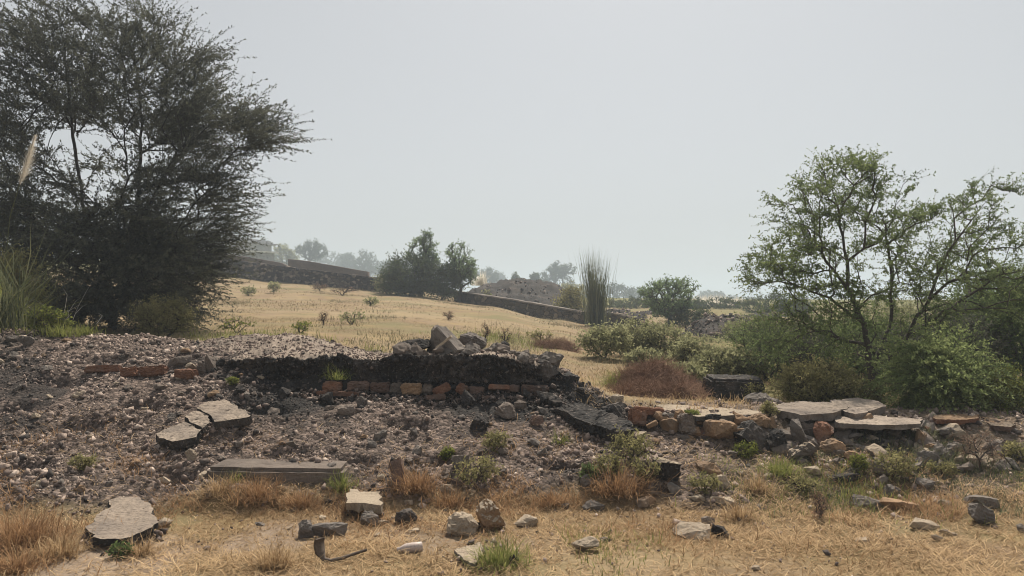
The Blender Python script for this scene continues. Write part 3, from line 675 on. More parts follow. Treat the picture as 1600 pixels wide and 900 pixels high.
# ------------------------------------------------------------------ gravel: many pebbles of one loose mass, and the biggest as stones of their own
ICO_V = np.array([(x, y, z) for x in (-1, 1) for y in (-1, 1) for z in (-1, 1)]) * .72
ICO_F = np.array([(0,1,3),(0,3,2),(4,6,7),(4,7,5),(0,4,5),(0,5,1),(2,3,7),(2,7,6),(0,2,6),(0,6,4),(1,5,7),(1,7,3)])
def rand_rot(n, rg):
    q = rg.normal(size=(n, 4)); q /= np.linalg.norm(q, axis=1)[:, None]; w, x, y, z = q.T
    return np.stack([np.stack([1-2*(y*y+z*z), 2*(x*y-w*z), 2*(x*z+w*y)], 1), np.stack([2*(x*y+w*z), 1-2*(x*x+z*z), 2*(y*z-w*x)], 1), np.stack([2*(x*z-w*y), 2*(y*z+w*x), 1-2*(x*x+y*y)], 1)], 1)
def pebbles(name, pts, size, tint, rg, label, mat='pebble'):
    n = len(pts); V = ICO_V[None] * rg.uniform(.45, 1.3, (n, 8, 1)); V = V * rg.uniform(.42, 1.1, (n, 1, 3)); V[:, :, 2] *= .8
    V = np.einsum('nij,nkj->nki', rand_rot(n, rg), V) * size[:, None, None] + pts[:, None, :]
    F = (ICO_F[None] + (np.arange(n) * 8)[:, None, None]).reshape(-1, 3)
    me = make_mesh(name, V.reshape(-1, 3), [F], np.repeat(tint, 8))
    return tag(link(name, me, M[mat]), label, 'gravel', kind='stuff')
def scatter(n, u0, u1, d0, d1, rg):
    """even over the ground: sampled in world x, y then kept inside the columns"""
    out = []; x0 = (u0 - 800) / K * (d1 if u0 < 800 else d0); x1 = (u1 - 800) / K * (d1 if u1 > 800 else d0)
    x = rg.uniform(x0, x1, n * 3); y = rg.uniform(d0, d1, n * 3); u = 800 + x * K / y
    m = (u > u0) & (u < u1); x, y, u = x[m][:n], y[m][:n], u[m][:n]
    return x, y, u
rg = np.random.default_rng(5)
x, y, u = scatter(330000, -160, 1760, 5.2, 10.2, rg)
rub, bit, gr, dust = zones(u, y, x, y)
q = np.stack([x, y, 0 * x], 1); cl = fbm(q * 1.7, 3, 61)
left = 1 - sstep(930, 1100, u)
prob = np.clip(rub * (.60 + .75 * cl) * (.65 + .35 * left), 0.0, 1) + .05 * (y < 7) * sstep(.0, .3, cl)
keep = rg.random(len(x)) < prob * .50
x, y, u, bit, cl, rub = x[keep], y[keep], u[keep], bit[keep], cl[keep], rub[keep]
sz = .0048 * rg.pareto(1.75, len(x)) + .0052; sz = np.minimum(sz, .040) * (1 + .35 * cl)
z = ground(u, y, x, y) + sz * rg.uniform(-.25, .35, len(x))
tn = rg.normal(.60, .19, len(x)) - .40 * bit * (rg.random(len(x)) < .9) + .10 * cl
pebbles('gravel', np.stack([x, y, z], 1), sz, np.clip(tn, .02, .98), rg, 'loose brown and grey gravel covering the bank')

i = rg.integers(0, len(ROAD['top']), 9000); pt = ROAD['top'][i] + rg.normal(0, .008, (9000, 3)) * np.array([1, 1, .3])
j = rg.integers(0, len(ROAD['face']), 3800); pf = ROAD['face'][j] + rg.normal(0, .008, (3800, 3)) * np.array([1, .4, 1])
szt = np.minimum(.006 * rg.pareto(2.6, 12800) + .007, .034)
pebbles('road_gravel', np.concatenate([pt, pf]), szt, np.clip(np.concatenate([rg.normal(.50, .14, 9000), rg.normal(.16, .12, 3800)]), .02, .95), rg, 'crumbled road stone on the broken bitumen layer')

m_ = 2600; ub = rg.uniform(470, 880, m_); db = rg.uniform(7.66, 7.9, m_); zb = ground(ub, db) + rg.uniform(-.01, .035, m_) * (1 + 1.0 * fbm(np.stack([ub * .03, 0 * ub, 0 * ub], 1), 3, 19))
sb = np.minimum(.006 * rg.pareto(2.0, m_) + .008, .04)
pebbles('spilled_gravel', np.stack([(ub - 800) / K * db, db, zb], 1), sb, np.clip(rg.normal(.34, .2, m_), .02, .95), rg, 'dark gravel spilled against the brick course')

eb = []
for sp in SLABS[:7]:
    for q in range(len(sp)):
        k_ = 16; t_ = rg.random((k_, 1)); e_ = sp[q] * (1 - t_) + sp[(q + 1) % len(sp)] * t_ + rg.normal(0, .045, (k_, 3)); eb.append(e_)
eb = np.concatenate(eb); ez = ground(800 + eb[:, 0] * K / eb[:, 1], eb[:, 1]); es = np.minimum(.006 * rg.pareto(2.0, len(eb)) + .007, .032); eb[:, 2] = ez + es * rg.uniform(-.1, 1.2, len(eb))
pebbles('slab_edge_gravel', eb, es, np.clip(rg.normal(.48, .2, len(eb)), .02, .95), rg, 'gravel banked against the broken slabs')

protos = [rock_mesh('rubble_stone', 900 + i, (1, .8 + .05 * i, .55 + .05 * i), [M['grey'] if i % 2 else M['concrete']], cuts=5, blocky=.15 + .08 * i) for i in range(6)]
protos += [rock_mesh('rubble_stone', 920 + i, (1, .85, .6), [M['pale'] if i else M['tan']], cuts=5, blocky=.3) for i in range(2)]
def rubble(n, u0, u1, d0, d1, seed, s0, s1, label, group, picks):
    r2 = np.random.default_rng(seed); x, y, u = scatter(n * 6, u0, u1, d0, d1, r2)
    rub, bit, _, _ = zones(u, y, x, y); ok = np.where(r2.random(len(x)) < rub + .05)[0][:n]
    zz = ground(u[ok], y[ok], x[ok], y[ok])
    for j, i in enumerate(ok):
        s = s0 + (s1 - s0) * float(r2.random()) ** 2.2
        o = bpy.data.objects.new('rubble_stone', protos[picks[int(r2.integers(len(picks)))]]); COL.objects.link(o)
        o.location = (x[i], y[i], zz[j] + s * .16); o.scale = (s, s, s); o.rotation_euler = tuple(r2.uniform(-.5, .5, 2)) + (float(r2.uniform(0, 6.28)),)
        tag(o, label, 'stone', group)
rubble(100, -20, 420, 5.7, 9.3, 41, .05, .12, 'fist-sized brownish stone lying loose on the open gravel bank', 'stones on the gravel bank', [0, 1, 2, 3, 4, 5, 6, 7])
rubble(62, 420, 960, 6.0, 7.8, 42, .05, .13, 'fist-sized stone on the dark slope below the old road', 'stones below the old road', [0, 1, 2, 3, 4, 5, 6])
rubble(48, 960, 1620, 5.8, 7.2, 43, .05, .15, 'loose stone tumbled from the broken wall on the weedy slope', 'stones below the broken wall', [0, 1, 2, 3, 5, 6, 7])

r3 = np.random.default_rng(77); T_ = ROAD['top']; uu = 800 + T_[:, 0] * K / T_[:, 1]; sel = np.where((uu > 625) & (uu < 885) & (T_[:, 1] < 8.6))[0]
for q in range(60):
    t = T_[sel[r3.integers(len(sel))]]; s_ = (.09 + .17 * r3.random() ** 1.5)
    o = bpy.data.objects.new('road_lump', protos[int(r3.choice([0, 1, 2, 3, 4, 5, 4]))]); COL.objects.link(o); o.scale = (s_,) * 3; o.location = (t[0], t[1], t[2] + s_ * .2); o.rotation_euler = tuple(r3.uniform(-.7, .7, 2)) + (float(r3.uniform(0, 6)),)
    tag(o, 'grey lump heaped on the broken end of the old road', 'stone', 'lumps on the road end')
lumps = [rock_mesh('asphalt_lump', 940 + i, (1, .85, .7), [M['asphalt']], cuts=5, blocky=.3) for i in range(3)]
for q in range(34):
    u_ = r3.uniform(340, 930); d_ = r3.uniform(7.55, 8.02); z_ = float(ground(np.array([u_]), np.array([d_]))[0]); s_ = .06 + .15 * r3.random() ** 1.8
    o = bpy.data.objects.new('asphalt_lump', lumps[q % 3]); COL.objects.link(o); o.scale = (s_, s_, s_); o.location = ((u_ - 800) / K * d_, d_, z_ + s_ * .22); o.rotation_euler = tuple(r3.uniform(-.7, .7, 2)) + (float(r3.uniform(0, 6)),)
    tag(o, 'black bitumen lump crumbled off the road layer above', 'lump', 'bitumen lumps under the road edge')
for q in range(48):
    u_ = r3.choice([r3.uniform(380, 960), r3.uniform(60, 1500)]); d_ = r3.uniform(4.9, 6.2); z_ = float(ground(np.array([u_]), np.array([d_]))[0]); s_ = .025 + .09 * r3.random() ** 2.2
    o = bpy.data.objects.new('stone_chip', protos[int(r3.choice([0, 1, 2, 3, 6, 7, 7, 7]))]); COL.objects.link(o); o.scale = (s_, s_, s_ * .8); o.location = ((u_ - 800) / K * d_, d_, z_ + s_ * .1); o.rotation_euler = tuple(r3.uniform(-.4, .4, 2)) + (float(r3.uniform(0, 6)),)
    tag(o, 'small pale chip of stone lying on the straw in front of the bank', 'stone', 'stone chips in the foreground')
n_ = 5000; xx, yy, u_ = scatter(n_, -100, 1700, 4.3, 6.4, r3); c_ = fbm(np.stack([xx, yy, 0 * xx], 1) * 1.6, 3, 63); k_ = r3.random(n_) < np.clip(.25 + 1.2 * c_, 0, 1); xx, yy, u_ = xx[k_], yy[k_], u_[k_]
ss = np.minimum(.004 * r3.pareto(2.0, len(xx)) + .005, .03); pebbles('loose_grit', np.stack([xx, yy, ground(u_, yy, xx, yy) + ss * .2], 1), ss, np.clip(r3.normal(.62, .2, len(xx)), 0, 1), r3, 'loose grit and small stones strewn over the straw')

r4 = np.random.default_rng(31)
for q in range(80):
    u_ = r4.uniform(1215, 1600); d_ = 6.55 + .75 * r4.random() ** .7; z_ = float(ground(np.array([u_]), np.array([d_]))[0]); s_ = .06 + .17 * r4.random() ** 1.8
    o = bpy.data.objects.new('rubble_stone', protos[int(r4.choice([0, 1, 2, 3, 4, 5, 7]))]); COL.objects.link(o); o.scale = (s_, s_, s_ * r4.uniform(.6, 1)); o.location = ((u_ - 800) / K * d_, d_, z_ + s_ * .15); o.rotation_euler = tuple(r4.uniform(-.8, .8, 2)) + (float(r4.uniform(0, 6)),)
    tag(o, 'grey stone in the rubble slope at the foot of the ruined wall', 'stone', 'stones heaped below the ruined wall')

# ------------------------------------------------------------------ grass
def blade_mesh(name, P0, H, Wd, az, lean, tint, curl=.6, rs=1):
    """bent ribbons: each starts at its lean and droops further along its length"""
    r = np.random.default_rng(rs + len(P0)); n = len(P0); V = np.zeros((n, 7, 3)); c = P0.copy(); tw = r.normal(0, .45, n); cu = np.abs(r.normal(curl, curl * .6, n))
    for k, wv in enumerate((1, .85, .6, 0)):
        a = az + tw * k; sx, sy = -np.sin(a), np.cos(a)
        if k < 3:
            for s_, side in ((0, -1), (1, 1)): V[:, k * 2 + s_] = c + np.stack([side * sx, side * sy, 0 * sx], 1) * (Wd * wv * .5)[:, None]
        else: V[:, 6] = c
        th = np.minimum(lean + cu * k * .45, 1.9); st = H / 3
        c = c + np.stack([np.sin(th) * np.cos(a), np.sin(th) * np.sin(a), np.cos(th)], 1) * st[:, None]
        c[:, 2] = np.maximum(c[:, 2], P0[:, 2] + .004)
    b0 = (np.arange(n) * 7)[:, None]
    return make_mesh(name, V.reshape(-1, 3), [b0 + np.array([[0, 1, 3, 2]]), b0 + np.array([[2, 3, 5, 4]]), b0 + np.array([[4, 5, 6]])], np.repeat(tint, 7))
def grass(name, mat, n, u0, u1, d0, d1, h, w, seed, dens, label, lean=(.3, 1.3)):
    r = np.random.default_rng(seed); x, y, u = scatter(n, u0, u1, d0, d1, r)
    pr = dens(u, y, x); k = r.random(len(x)) < pr; x, y, u = x[k], y[k], u[k]; m = len(x)
    q = np.stack([x, y, 0 * x], 1); cl = fbm(q * 2.2, 3, seed)
    z = ground(u, y, x, y) - .005
    H = r.uniform(.35, 1, m) ** 1.3 * h * (1 + .7 * cl); me = blade_mesh(name, np.stack([x, y, z], 1), H, np.full(m, w) * r.uniform(.6, 1.3, m), r.uniform(0, 6.28, m), r.uniform(lean[0], lean[1], m), np.clip(r.normal(.5, .3, m) + .45 * cl, 0, 1), curl=.5, rs=seed)
    return tag(link(name, me, M[mat]), label, 'grass', kind='stuff')
def dens_front(u, d, x):
    rub, bit, gr, dust = zones(u, d, x, d); q = np.stack([x, d, 0 * x], 1); c = fbm(q * 1.5, 4, 71)
    return np.clip((1 - rub * 1.0) * (1 - .45 * dust) * (.52 + 1.25 * c), 0.05, 1) + rub * .10 * sstep(900, 1100, u)
grass('dry_grass', 'straw', 190000, -150, 1750, 3.6, 7.2, .15, .0058, 1, dens_front, 'short dry straw coloured grass along the foot of the bank', (.9, 1.55))
def dens_red(u, d, x):
    rub, bit, gr, dust = zones(u, d, x, d); q = np.stack([x, d, 0 * x], 1); c = fbm(q * 1.9 + 5, 4, 73)
    a = np.exp(-((d - 5.9) / .75) ** 2)
    return np.clip(a * sstep(-.02, .33, c) * (1 - .5 * dust) * (1 - .55 * rub), 0, 1)
grass('reddish_grass', 'redstraw', 120000, -150, 1500, 4.4, 7.4, .17, .0046, 2, dens_red, 'taller reddish dry grass in patches by the gravel', (.5, 1.5))
def dens_green(u, d, x):
    q = np.stack([x, d, 0 * x], 1); c = fbm(q * 1.6 + 15, 4, 75)
    return np.clip(sstep(.02, .35, c) * (sstep(960, 1150, u) * .7 * np.exp(-((d - 6.15) / .40) ** 2) + .35 * np.exp(-((u - 850) / 160) ** 2 - ((d - 5.1) / .7) ** 2)), 0, 1)
grass('green_grass', 'greenblade', 70000, 500, 1750, 4.2, 7.2, .12, .005, 3, dens_green, 'thin green grass growing through the straw on the weedy slope', (.15, 1.1))
grass('weedy_grass', 'reed', 26000, 1120, 1750, 5.6, 7.3, .14, .006, 33, lambda u, d, x: np.clip(sstep(1150, 1400, u) * (.3 + fbm(np.stack([x, d, 0 * x], 1) * 2, 3, 78)), 0, 1), 'dull olive weeds on the shaded slope below the ruined wall', (.2, 1.2))
def dens_field(u, d, x):
    rub, bit, gr, dust = zones(u, d, x, d); q = np.stack([x, d, 0 * x], 1); c = fbm(q * .7, 4, 77)
    kd, _ = knots(u)
    return np.clip((.3 + 1.1 * c) * sstep(kd[:, 4] + .2, kd[:, 4] + .8, d) * (1 - rub), 0, 1)
grass('field_grass', 'fieldstraw', 130000, 200, 1250, 9, 22, .085, .009, 4, dens_field, 'short dry tan grass covering the near field', (.4, 1.35))
grass('field_grass', 'fieldstraw', 90000, 200, 1300, 22, 52, .13, .022, 5, lambda u, d, x: np.clip(.3 + 1.0 * fbm(np.stack([x, d, 0 * x], 1) * .3, 4, 79), 0, 1), 'short dry tan grass covering the far field', (.4, 1.35))
grass('field_weeds', 'olivestraw', 220000, 200, 1300, 10, 46, .15, .014, 15, lambda u, d, x: np.clip(2.2 * (fbm(np.stack([x, d * .6, 0 * x], 1) * .55, 5, 83, .65) - .06), 0, 1) * (d > 10.5), 'patches of low grey weeds over the dry field', (.2, 1.2))
def dens_lime(u, d, x):
    _, _, gr, _ = zones(u, d, x, d); return gr * (u < 900) * .9
grass('fresh_grass', 'greenblade', 30000, 280, 900, 9.8, 19, .16, .009, 6, dens_lime, 'fresh green grass patch behind the crest of the bank', (.1, .9))
grass('verge_grass', 'straw', 40000, 900, 1700, 7.6, 14, .13, .007, 7, lambda u, d, x: np.clip(.35 + .8 * fbm(np.stack([x, d, 0 * x], 1) * 1.2, 3, 81), 0, 1), 'mixed dry grass behind the broken wall', (.2, 1.2))

def tuft(px, py, w, h, n, mat, label, name='grass_tuft', cat='grass tuft', d=None, lean=(.05, 1.2), bw=.005, group=None, tl=0., curl=.8):
    SEED[0] += 1; r = np.random.default_rng(SEED[0]); p = hit(px, py) if d is None else P(px, py, d); s = p[1] / K
    a = r.uniform(0, 6.28, n); q = np.abs(r.normal(0, .55, n)).clip(0, 1.6) * w * s * .46
    sp_ = r.uniform(-.35, .35); P0 = np.stack([np.cos(a) * q * (1.15 + sp_) + .3 * w * s * (r.random(n) < .3) * r.normal(0, .4), np.sin(a) * q * (.9 - sp_), np.zeros(n) - .01], 1)
    me = blade_mesh(name, P0, h * s * 1.15 * r.uniform(.3, 1.15, n), bw * r.uniform(.6, 1.4, n), a + r.normal(0, 1.1, n), r.uniform(lean[0], lean[1], n) + tl, np.clip(r.normal(.5, .3, n), 0, 1), curl=curl, rs=SEED[0])
    o = link(name, me, M[mat], loc=p); return tag(o, label, cat, group)
tuft(400, 778, 90, 42, 700, 'redstraw', 'reddish dry grass tuft in front of the long concrete block')
tuft(345, 770, 60, 38, 300, 'straw', 'thin straw tuft at the left end of the long concrete block')
tuft(470, 790, 60, 32, 400, 'redstraw', 'low reddish tuft at the right end of the long concrete block')
tuft(650, 768, 70, 50, 500, 'redstraw', 'spiky reddish tuft beside the standing stone plank', lean=(.1, 1.1))
tuft(40, 850, 130, 60, 1300, 'redstraw', 'wide reddish grass clump in the lower left of the picture')
tuft(100, 868, 80, 40, 600, 'straw', 'straw clump in front of the large flat slab')
tuft(30, 893, 80, 45, 500, 'redstraw', 'dark reddish clump in the bottom left corner')
tuft(225, 868, 50, 36, 300, 'straw', 'upright straw tuft at the shaded edge of the large flat slab')
tuft(430, 885, 70, 38, 500, 'straw', 'straw clump left of the bent rubber strip')
tuft(970, 770, 90, 50, 700, 'redstraw', 'brownish grass clump below the green weeds on the slope')
tuft(785, 885, 70, 50, 500, 'greenblade', 'greenish grass clump at the bottom between two pale stones')
tuft(700, 790, 70, 34, 400, 'redstraw', 'reddish tuft above the pale rough stone')
tuft(1180, 770, 60, 36, 350, 'straw', 'straw tuft below the lit grey stone')
tuft(1150, 812, 40, 34, 300, 'straw', 'yellowish tuft right of the round dark stone')
tuft(865, 790, 60, 36, 350, 'redstraw', 'reddish tuft under the shaded slope stones')
tuft(525, 592, 30, 26, 110, 'greenblade', 'bright green grass tuft growing on the road edge above the orange brick', d=7.9)
tuft(875, 692, 24, 26, 90, 'greenblade', 'small green tuft under the tilted bitumen slab')
tuft(535, 765, 36, 36, 220, 'greenblade', 'green tuft at the right end of the concrete block')
tuft(372, 752, 34, 22, 120, 'greenblade', 'green sprig on top of the long concrete block')
tuft(95, 525, 70, 26, 400, 'greenblade', 'bright green grass tuft on the crest under the dark thorn tree', lean=(.05, .7))
tuft(135, 523, 50, 20, 300, 'greenblade', 'low green tuft right of the bright one under the thorn tree', lean=(.05, .7))
tuft(585, 555, 36, 28, 160, 'greenblade', 'grass tuft behind the road edge left of the rock pile')
tuft(955, 603, 50, 32, 350, 'greenblade', 'lime green grass tuft left of the brown brush heap')
tuft(1220, 738, 70, 30, 400, 'greenblade', 'yellow green grass below the standing grey plate')

# ------------------------------------------------------------------ woody plants
def tubes(A, B, ra, rb, sides=5):
    n = len(A); v = B - A; L = np.linalg.norm(v, axis=1)[:, None] + 1e-9; v = v / L
    h = np.where(np.abs(v[:, 2:3]) > .9, np.array([[1., 0, 0]]), np.array([[0, 0, 1.]])); e1 = np.cross(v, h); e1 /= np.linalg.norm(e1, axis=1)[:, None] + 1e-9; e2 = np.cross(v, e1)
    V = np.zeros((n, 2, sides, 3))
    for k in range(sides):
        c, s = math.cos(6.2832 * k / sides), math.sin(6.2832 * k / sides); dr = e1 * c + e2 * s
        V[:, 0, k] = A + dr * ra[:, None]; V[:, 1, k] = B + v * rb[:, None] * .4 + dr * rb[:, None]
    b0 = (np.arange(n) * 2 * sides)[:, None, None]; q = np.array([[k, (k + 1) % sides, sides + (k + 1) % sides, sides + k] for k in range(sides)])
    return V.reshape(-1, 3), (b0 + q[None]).reshape(-1, 4)
def ell_points(c, rad, n, r, shell=.35):
    v = r.normal(size=(n, 3)); v /= np.linalg.norm(v, axis=1)[:, None]; q = r.random(n) ** (1 / 3.); q = q * (1 - shell) + shell * r.uniform(.75, 1.0, n)
    return np.asarray(c) + v * q[:, None] * np.asarray(rad)
def plant(name, label, cat, root, seeds, ells, leafmat, barkmat, seed, k=4, L=.3, leaf=(.03, .012), step=.02, rtip=.004, rmax=.09, outw=.7, flat=.7, droop=-.05, up=0., alpha=.35, seg=.14, group=None, pexp=.45, parts=('trunk', 'crown'), spread=.55, shell=.35, twig=None, clump=.22, fwd=.5, mul=1.0):
    """root (3,), seeds: polylines of points, ells: (centre, radii, n). Limbs reach sample points in the crown, twigs with leaves end them."""
    r = np.random.default_rng(seed); root = np.asarray(root, float)
    nodes = [root]; par = [-1]; pl = [0.]
    def add(p, q):
        nodes.append(np.asarray(p, float)); par.append(q); pl.append(pl[q] + float(np.linalg.norm(nodes[-1] - nodes[q]))); return len(nodes) - 1
    for sline in seeds:
        prev = int(np.argmin([np.linalg.norm(n - sline[0]) for n in nodes]))
        for p in sline[0 if np.linalg.norm(nodes[prev] - sline[0]) > .02 else 1:]:
            a = nodes[prev]; m = max(1, int(np.linalg.norm(np.asarray(p) - a) / seg))
            for i in range(1, m + 1):
                prev = add(a + (np.asarray(p) - a) * i / m + r.normal(0, .012, 3) * (i < m), prev)
    tips = np.concatenate([ell_points(c, rad, int(n * mul), r, shell) for c, rad, n in ells])
    tips = tips[np.argsort(np.linalg.norm(tips - root, axis=1))]
    cap = len(nodes) + len(tips) * 14 + 10; NA = np.zeros((cap, 3)); NL = np.zeros(cap); cnt = len(nodes); NA[:cnt] = nodes; NL[:cnt] = pl
    tipid = []
    for t in tips:
        dist = np.linalg.norm(NA[:cnt] - t, axis=1); q = int(np.argmin(dist + alpha * NL[:cnt])); a = NA[q].copy()
        m = min(12, max(1, int(dist[q] / seg))); sag = np.array([0, 0, -.10 * dist[q]]) * (1 if flat < 1 else 0)
        for i in range(1, m + 1):
            f = i / m; q = add(a + (t - a) * f - sag * math.sin(math.pi * f) * .6 + r.normal(0, .10 * seg, 3) * (i < m), q); NA[cnt] = nodes[q]; NL[cnt] = pl[q]; cnt += 1
        tipid.append(q)
    NA = NA[:cnt]; par = np.array(par); w = np.zeros(cnt); w[tipid] = 1
    for i in range(cnt - 1, 0, -1): w[par[i]] += w[i]
    rad = np.minimum(rtip * np.maximum(w, 1) ** pexp, rmax)
    e = np.arange(1, cnt); A, B = NA[par[e]], NA[e]
    V, F = tubes(A - root, B - root, np.minimum(rad[par[e]], rad[e] * 1.5), rad[e])
    # twigs
    tip = np.array(tipid); d0 = NA[tip] - NA[par[tip]]; d0 /= np.linalg.norm(d0, axis=1)[:, None] + 1e-9
    cen = NA[tip].mean(0); outv = NA[tip] - cen; outv /= np.linalg.norm(outv, axis=1)[:, None] + 1e-9
    base = np.repeat(NA[tip] - root, k, 0); nn = len(base)
    back = r.uniform(0, .7, nn)[:, None] * np.repeat(NA[tip] - NA[par[tip]], k, 0); base = base - back
    dr = np.repeat(d0 * (1 - outw) + outv * outw, k, 0) + r.normal(0, spread, (nn, 3)); dr[:, 2] = dr[:, 2] * flat + up
    dr /= np.linalg.norm(dr, axis=1)[:, None] + 1e-9
    LL = L * r.uniform(.45, 1.25, nn); bend = np.array([0, 0, droop]) + r.normal(0, .10, (nn, 3))
    def pos(t): return base + dr * (LL * t)[:, None] + bend * (LL * t * t)[:, None]
    tw = twig or rtip * .55
    V2, F2 = tubes(pos(np.zeros(nn)), pos(np.full(nn, .55)), np.full(nn, tw), np.full(nn, tw * .7), 3)
    V3, F3 = tubes(pos(np.full(nn, .55)), pos(np.ones(nn)), np.full(nn, tw * .7), np.full(nn, tw * .3), 3)
    o = empty(name, root, label, cat, group)
    link(parts[0], make_mesh(parts[0], np.concatenate([V, V2, V3]), [F, F2 + len(V), F3 + len(V) + len(V2)], smooth=True), M[barkmat], o)
    m = max(2, int(L / step)); ti = np.repeat(np.arange(nn), m); t = r.uniform(.02, 1.04, nn * m)
    c = base[ti] + dr[ti] * (LL[ti] * t)[:, None] + bend[ti] * (LL[ti] * t * t)[:, None]
    side = np.cross(dr[ti], r.normal(size=(nn * m, 3))); side /= np.linalg.norm(side, axis=1)[:, None] + 1e-9
    ax = side + dr[ti] * fwd + r.normal(0, .25, (nn * m, 3)); ax /= np.linalg.norm(ax, axis=1)[:, None]
    bx = np.cross(ax, r.normal(size=(nn * m, 3))); bx /= np.linalg.norm(bx, axis=1)[:, None] + 1e-9
    sc = r.uniform(.6, 1.35, nn * m)[:, None]; a2 = ax * leaf[0] * sc; b2 = bx * leaf[1] * sc * .5
    LV = np.stack([c, c + a2 * .5 + b2, c + a2, c + a2 * .5 - b2], 1).reshape(-1, 3)
    LF = np.arange(len(LV)).reshape(-1, 4)
    tt = np.clip(np.repeat(np.repeat(r.normal(.45, clump, len(tip)), k), m) + r.normal(0, .16, nn * m), 0, 1)
    link(parts[1], make_mesh(parts[1], LV, [LF], np.repeat(tt, 4)), M[leafmat], o)
    return o
def E(px, py, d, rx, ry, rz, n):
    s = d / K; return (P(px, py, d), (rx * s, rz, ry * s), n)
def line(pts): return [P(*p) for p in pts]

# --- big dark thorn tree on the left
def left_tree():
    d = 13.6; root = P(176, 514, d)
    sd = [line([(176,514,d),(172,470,d),(165,420,d+.1)]), line([(165,420,d+.1),(130,330,d+.2),(110,200,d+.1),(100,110,d),(95,40,d)]),
          line([(165,420,d+.1),(205,370,d-.3),(245,295,d-.3),(275,235,d-.2),(335,200,d-.1),(400,215,d)]), line([(165,420,d+.1),(215,330,d+.3),(220,190,d+.2),(205,70,d)]),
          line([(172,470,d),(90,390,d-.5),(20,300,d-.6)]), line([(172,470,d),(230,440,d-.5),(300,400,d-.6)]), line([(172,480,d),(240,480,d-.4),(275,478,d-.5)])]
    el = [E(130,255,d,170,170,1.7,190), E(50,130,d,110,90,1.3,75), E(225,150,d,85,85,1.2,70), E(325,205,d-.2,75,50,.9,52), E(395,212,d,42,26,.5,22), E(100,400,d-.3,160,90,1.7,190),
          E(270,325,d-.3,80,75,1.3,75), E(245,420,d-.5,85,60,1.2,75), E(-40,300,d-.2,100,190,1.6,120), E(262,485,d-.6,34,30,.5,26), E(95,480,d-.4,110,34,1.0,60), E(200,60,d,60,45,.6,26), E(290,110,d,40,40,.6,16), E(100,45,d,80,35,.8,28), E(0,60,d,60,50,.8,22), E(330,290,d-.2,40,40,.7,18), E(330,370,d-.4,26,30,.5,12), E(150,430,d-.6,130,80,1.2,110), E(120,350,d-.4,120,80,1.2,70)]
    plant('thorn_tree', 'big dark thorn tree with spiky twigs filling the left side above the gravel crest', 'tree', root, sd, el, 'leaf_dark', 'darkbark', 21,
          mul=1.08, k=7, L=.78, leaf=(.046, .016), step=.0150, rtip=.0042, rmax=.085, pexp=.40, outw=.65, flat=.45, up=.10, droop=-.03, spread=.5, fwd=1.1, clump=.26)
left_tree()
# --- feathery tree on the right
def right_tree():
    d = 10.2; root = P(1372, 634, d)
    sd = [line([(1372,634,d),(1360,580,d),(1350,506,d),(1324,450,d-.1),(1318,370,d-.1),(1300,290,d)]), line([(1372,634,d),(1392,560,d+.1),(1418,525,d+.1),(1458,450,d),(1483,392,d),(1530,330,d)]),
          line([(1360,580,d),(1392,500,d+.3),(1394,430,d+.4),(1385,350,d+.3)]), line([(1350,506,d),(1296,465,d-.4),(1240,445,d-.5)]), line([(1418,525,d+.1),(1500,470,d+.3),(1560,430,d+.2)]), line([(1324,450,d-.1),(1270,380,d-.1),(1240,320,d)]),
          line([(1385,600,d),(1405,585,d+.3),(1408,530,d+.5)])]
    el = [E(1310,280,d,60,38,.7,26), E(1265,330,d,62,48,.9,34), E(1235,395,d-.2,65,36,.9,28), E(1190,425,d-.4,40,20,.5,9), E(1385,325,d+.2,65,52,1.,34), E(1475,360,d,75,58,1.1,42), E(1535,315,d,38,35,.6,13), E(1560,400,d+.1,70,58,1.1,38),
          E(1340,420,d,105,55,1.2,52), E(1475,455,d+.2,100,48,1.2,48), E(1265,480,d-.3,75,44,1.,30), E(1410,530,d+.2,110,40,1.1,38), E(1250,530,d,55,40,.8,20), E(1620,460,d,60,70,1.,20), E(1350,255,d,20,16,.3,5), E(1400,590,d+.4,60,30,.6,14)]
    plant('feathery_tree', 'spreading feathery green tree with several grey stems behind the ruined wall', 'tree', root, sd, el, 'leaf_right', 'bark', 22,
          mul=1.45, k=6, L=.30, leaf=(.034, .015), step=.0145, rtip=.0034, rmax=.05, outw=.5, flat=.75, up=.12, droop=-.18, spread=.65, clump=.25, pexp=.44)
right_tree()

def bush(px, pyb, w, h, n, leafmat, label, seed, name='bush', mul=1.5, cat='bush', d=None, barkmat='bark', k=5, L=None, leaf=(.03, .014), step=.03, group=None, deep=.8, low=.42, **kw):
    p = hit(px, pyb) if d is None else P(px, pyb, d); d = p[1]; s = d / K; W_, H_ = w * s, h * s
    L = L or min(W_, H_) * .35
    c = p + np.array([0, 0, H_ * (.5 + .04)]); el = [(c, (W_ * .5 - L * .3, W_ * .5 * deep, H_ * low), n)]
    r = random.Random(seed)
    for i in range(3): el.append((p + np.array([r.uniform(-.3, .3) * W_, r.uniform(-.2, .2) * W_ * deep, H_ * r.uniform(.35, .62)]), (W_ * .26, W_ * .22, H_ * .3), n // 5))
    args = dict(mul=mul, k=k, L=L, leaf=leaf, step=step, rtip=.003 * max(1, d / 14), rmax=.02 * max(1, H_), seg=max(.12, H_ * .12), parts=('stem', 'foliage'), up=.25, flat=.8); args.update(kw)
    return plant(name, label, cat, p - np.array([0, 0, .03]), [], el, leafmat, barkmat, seed, group=group, **args)
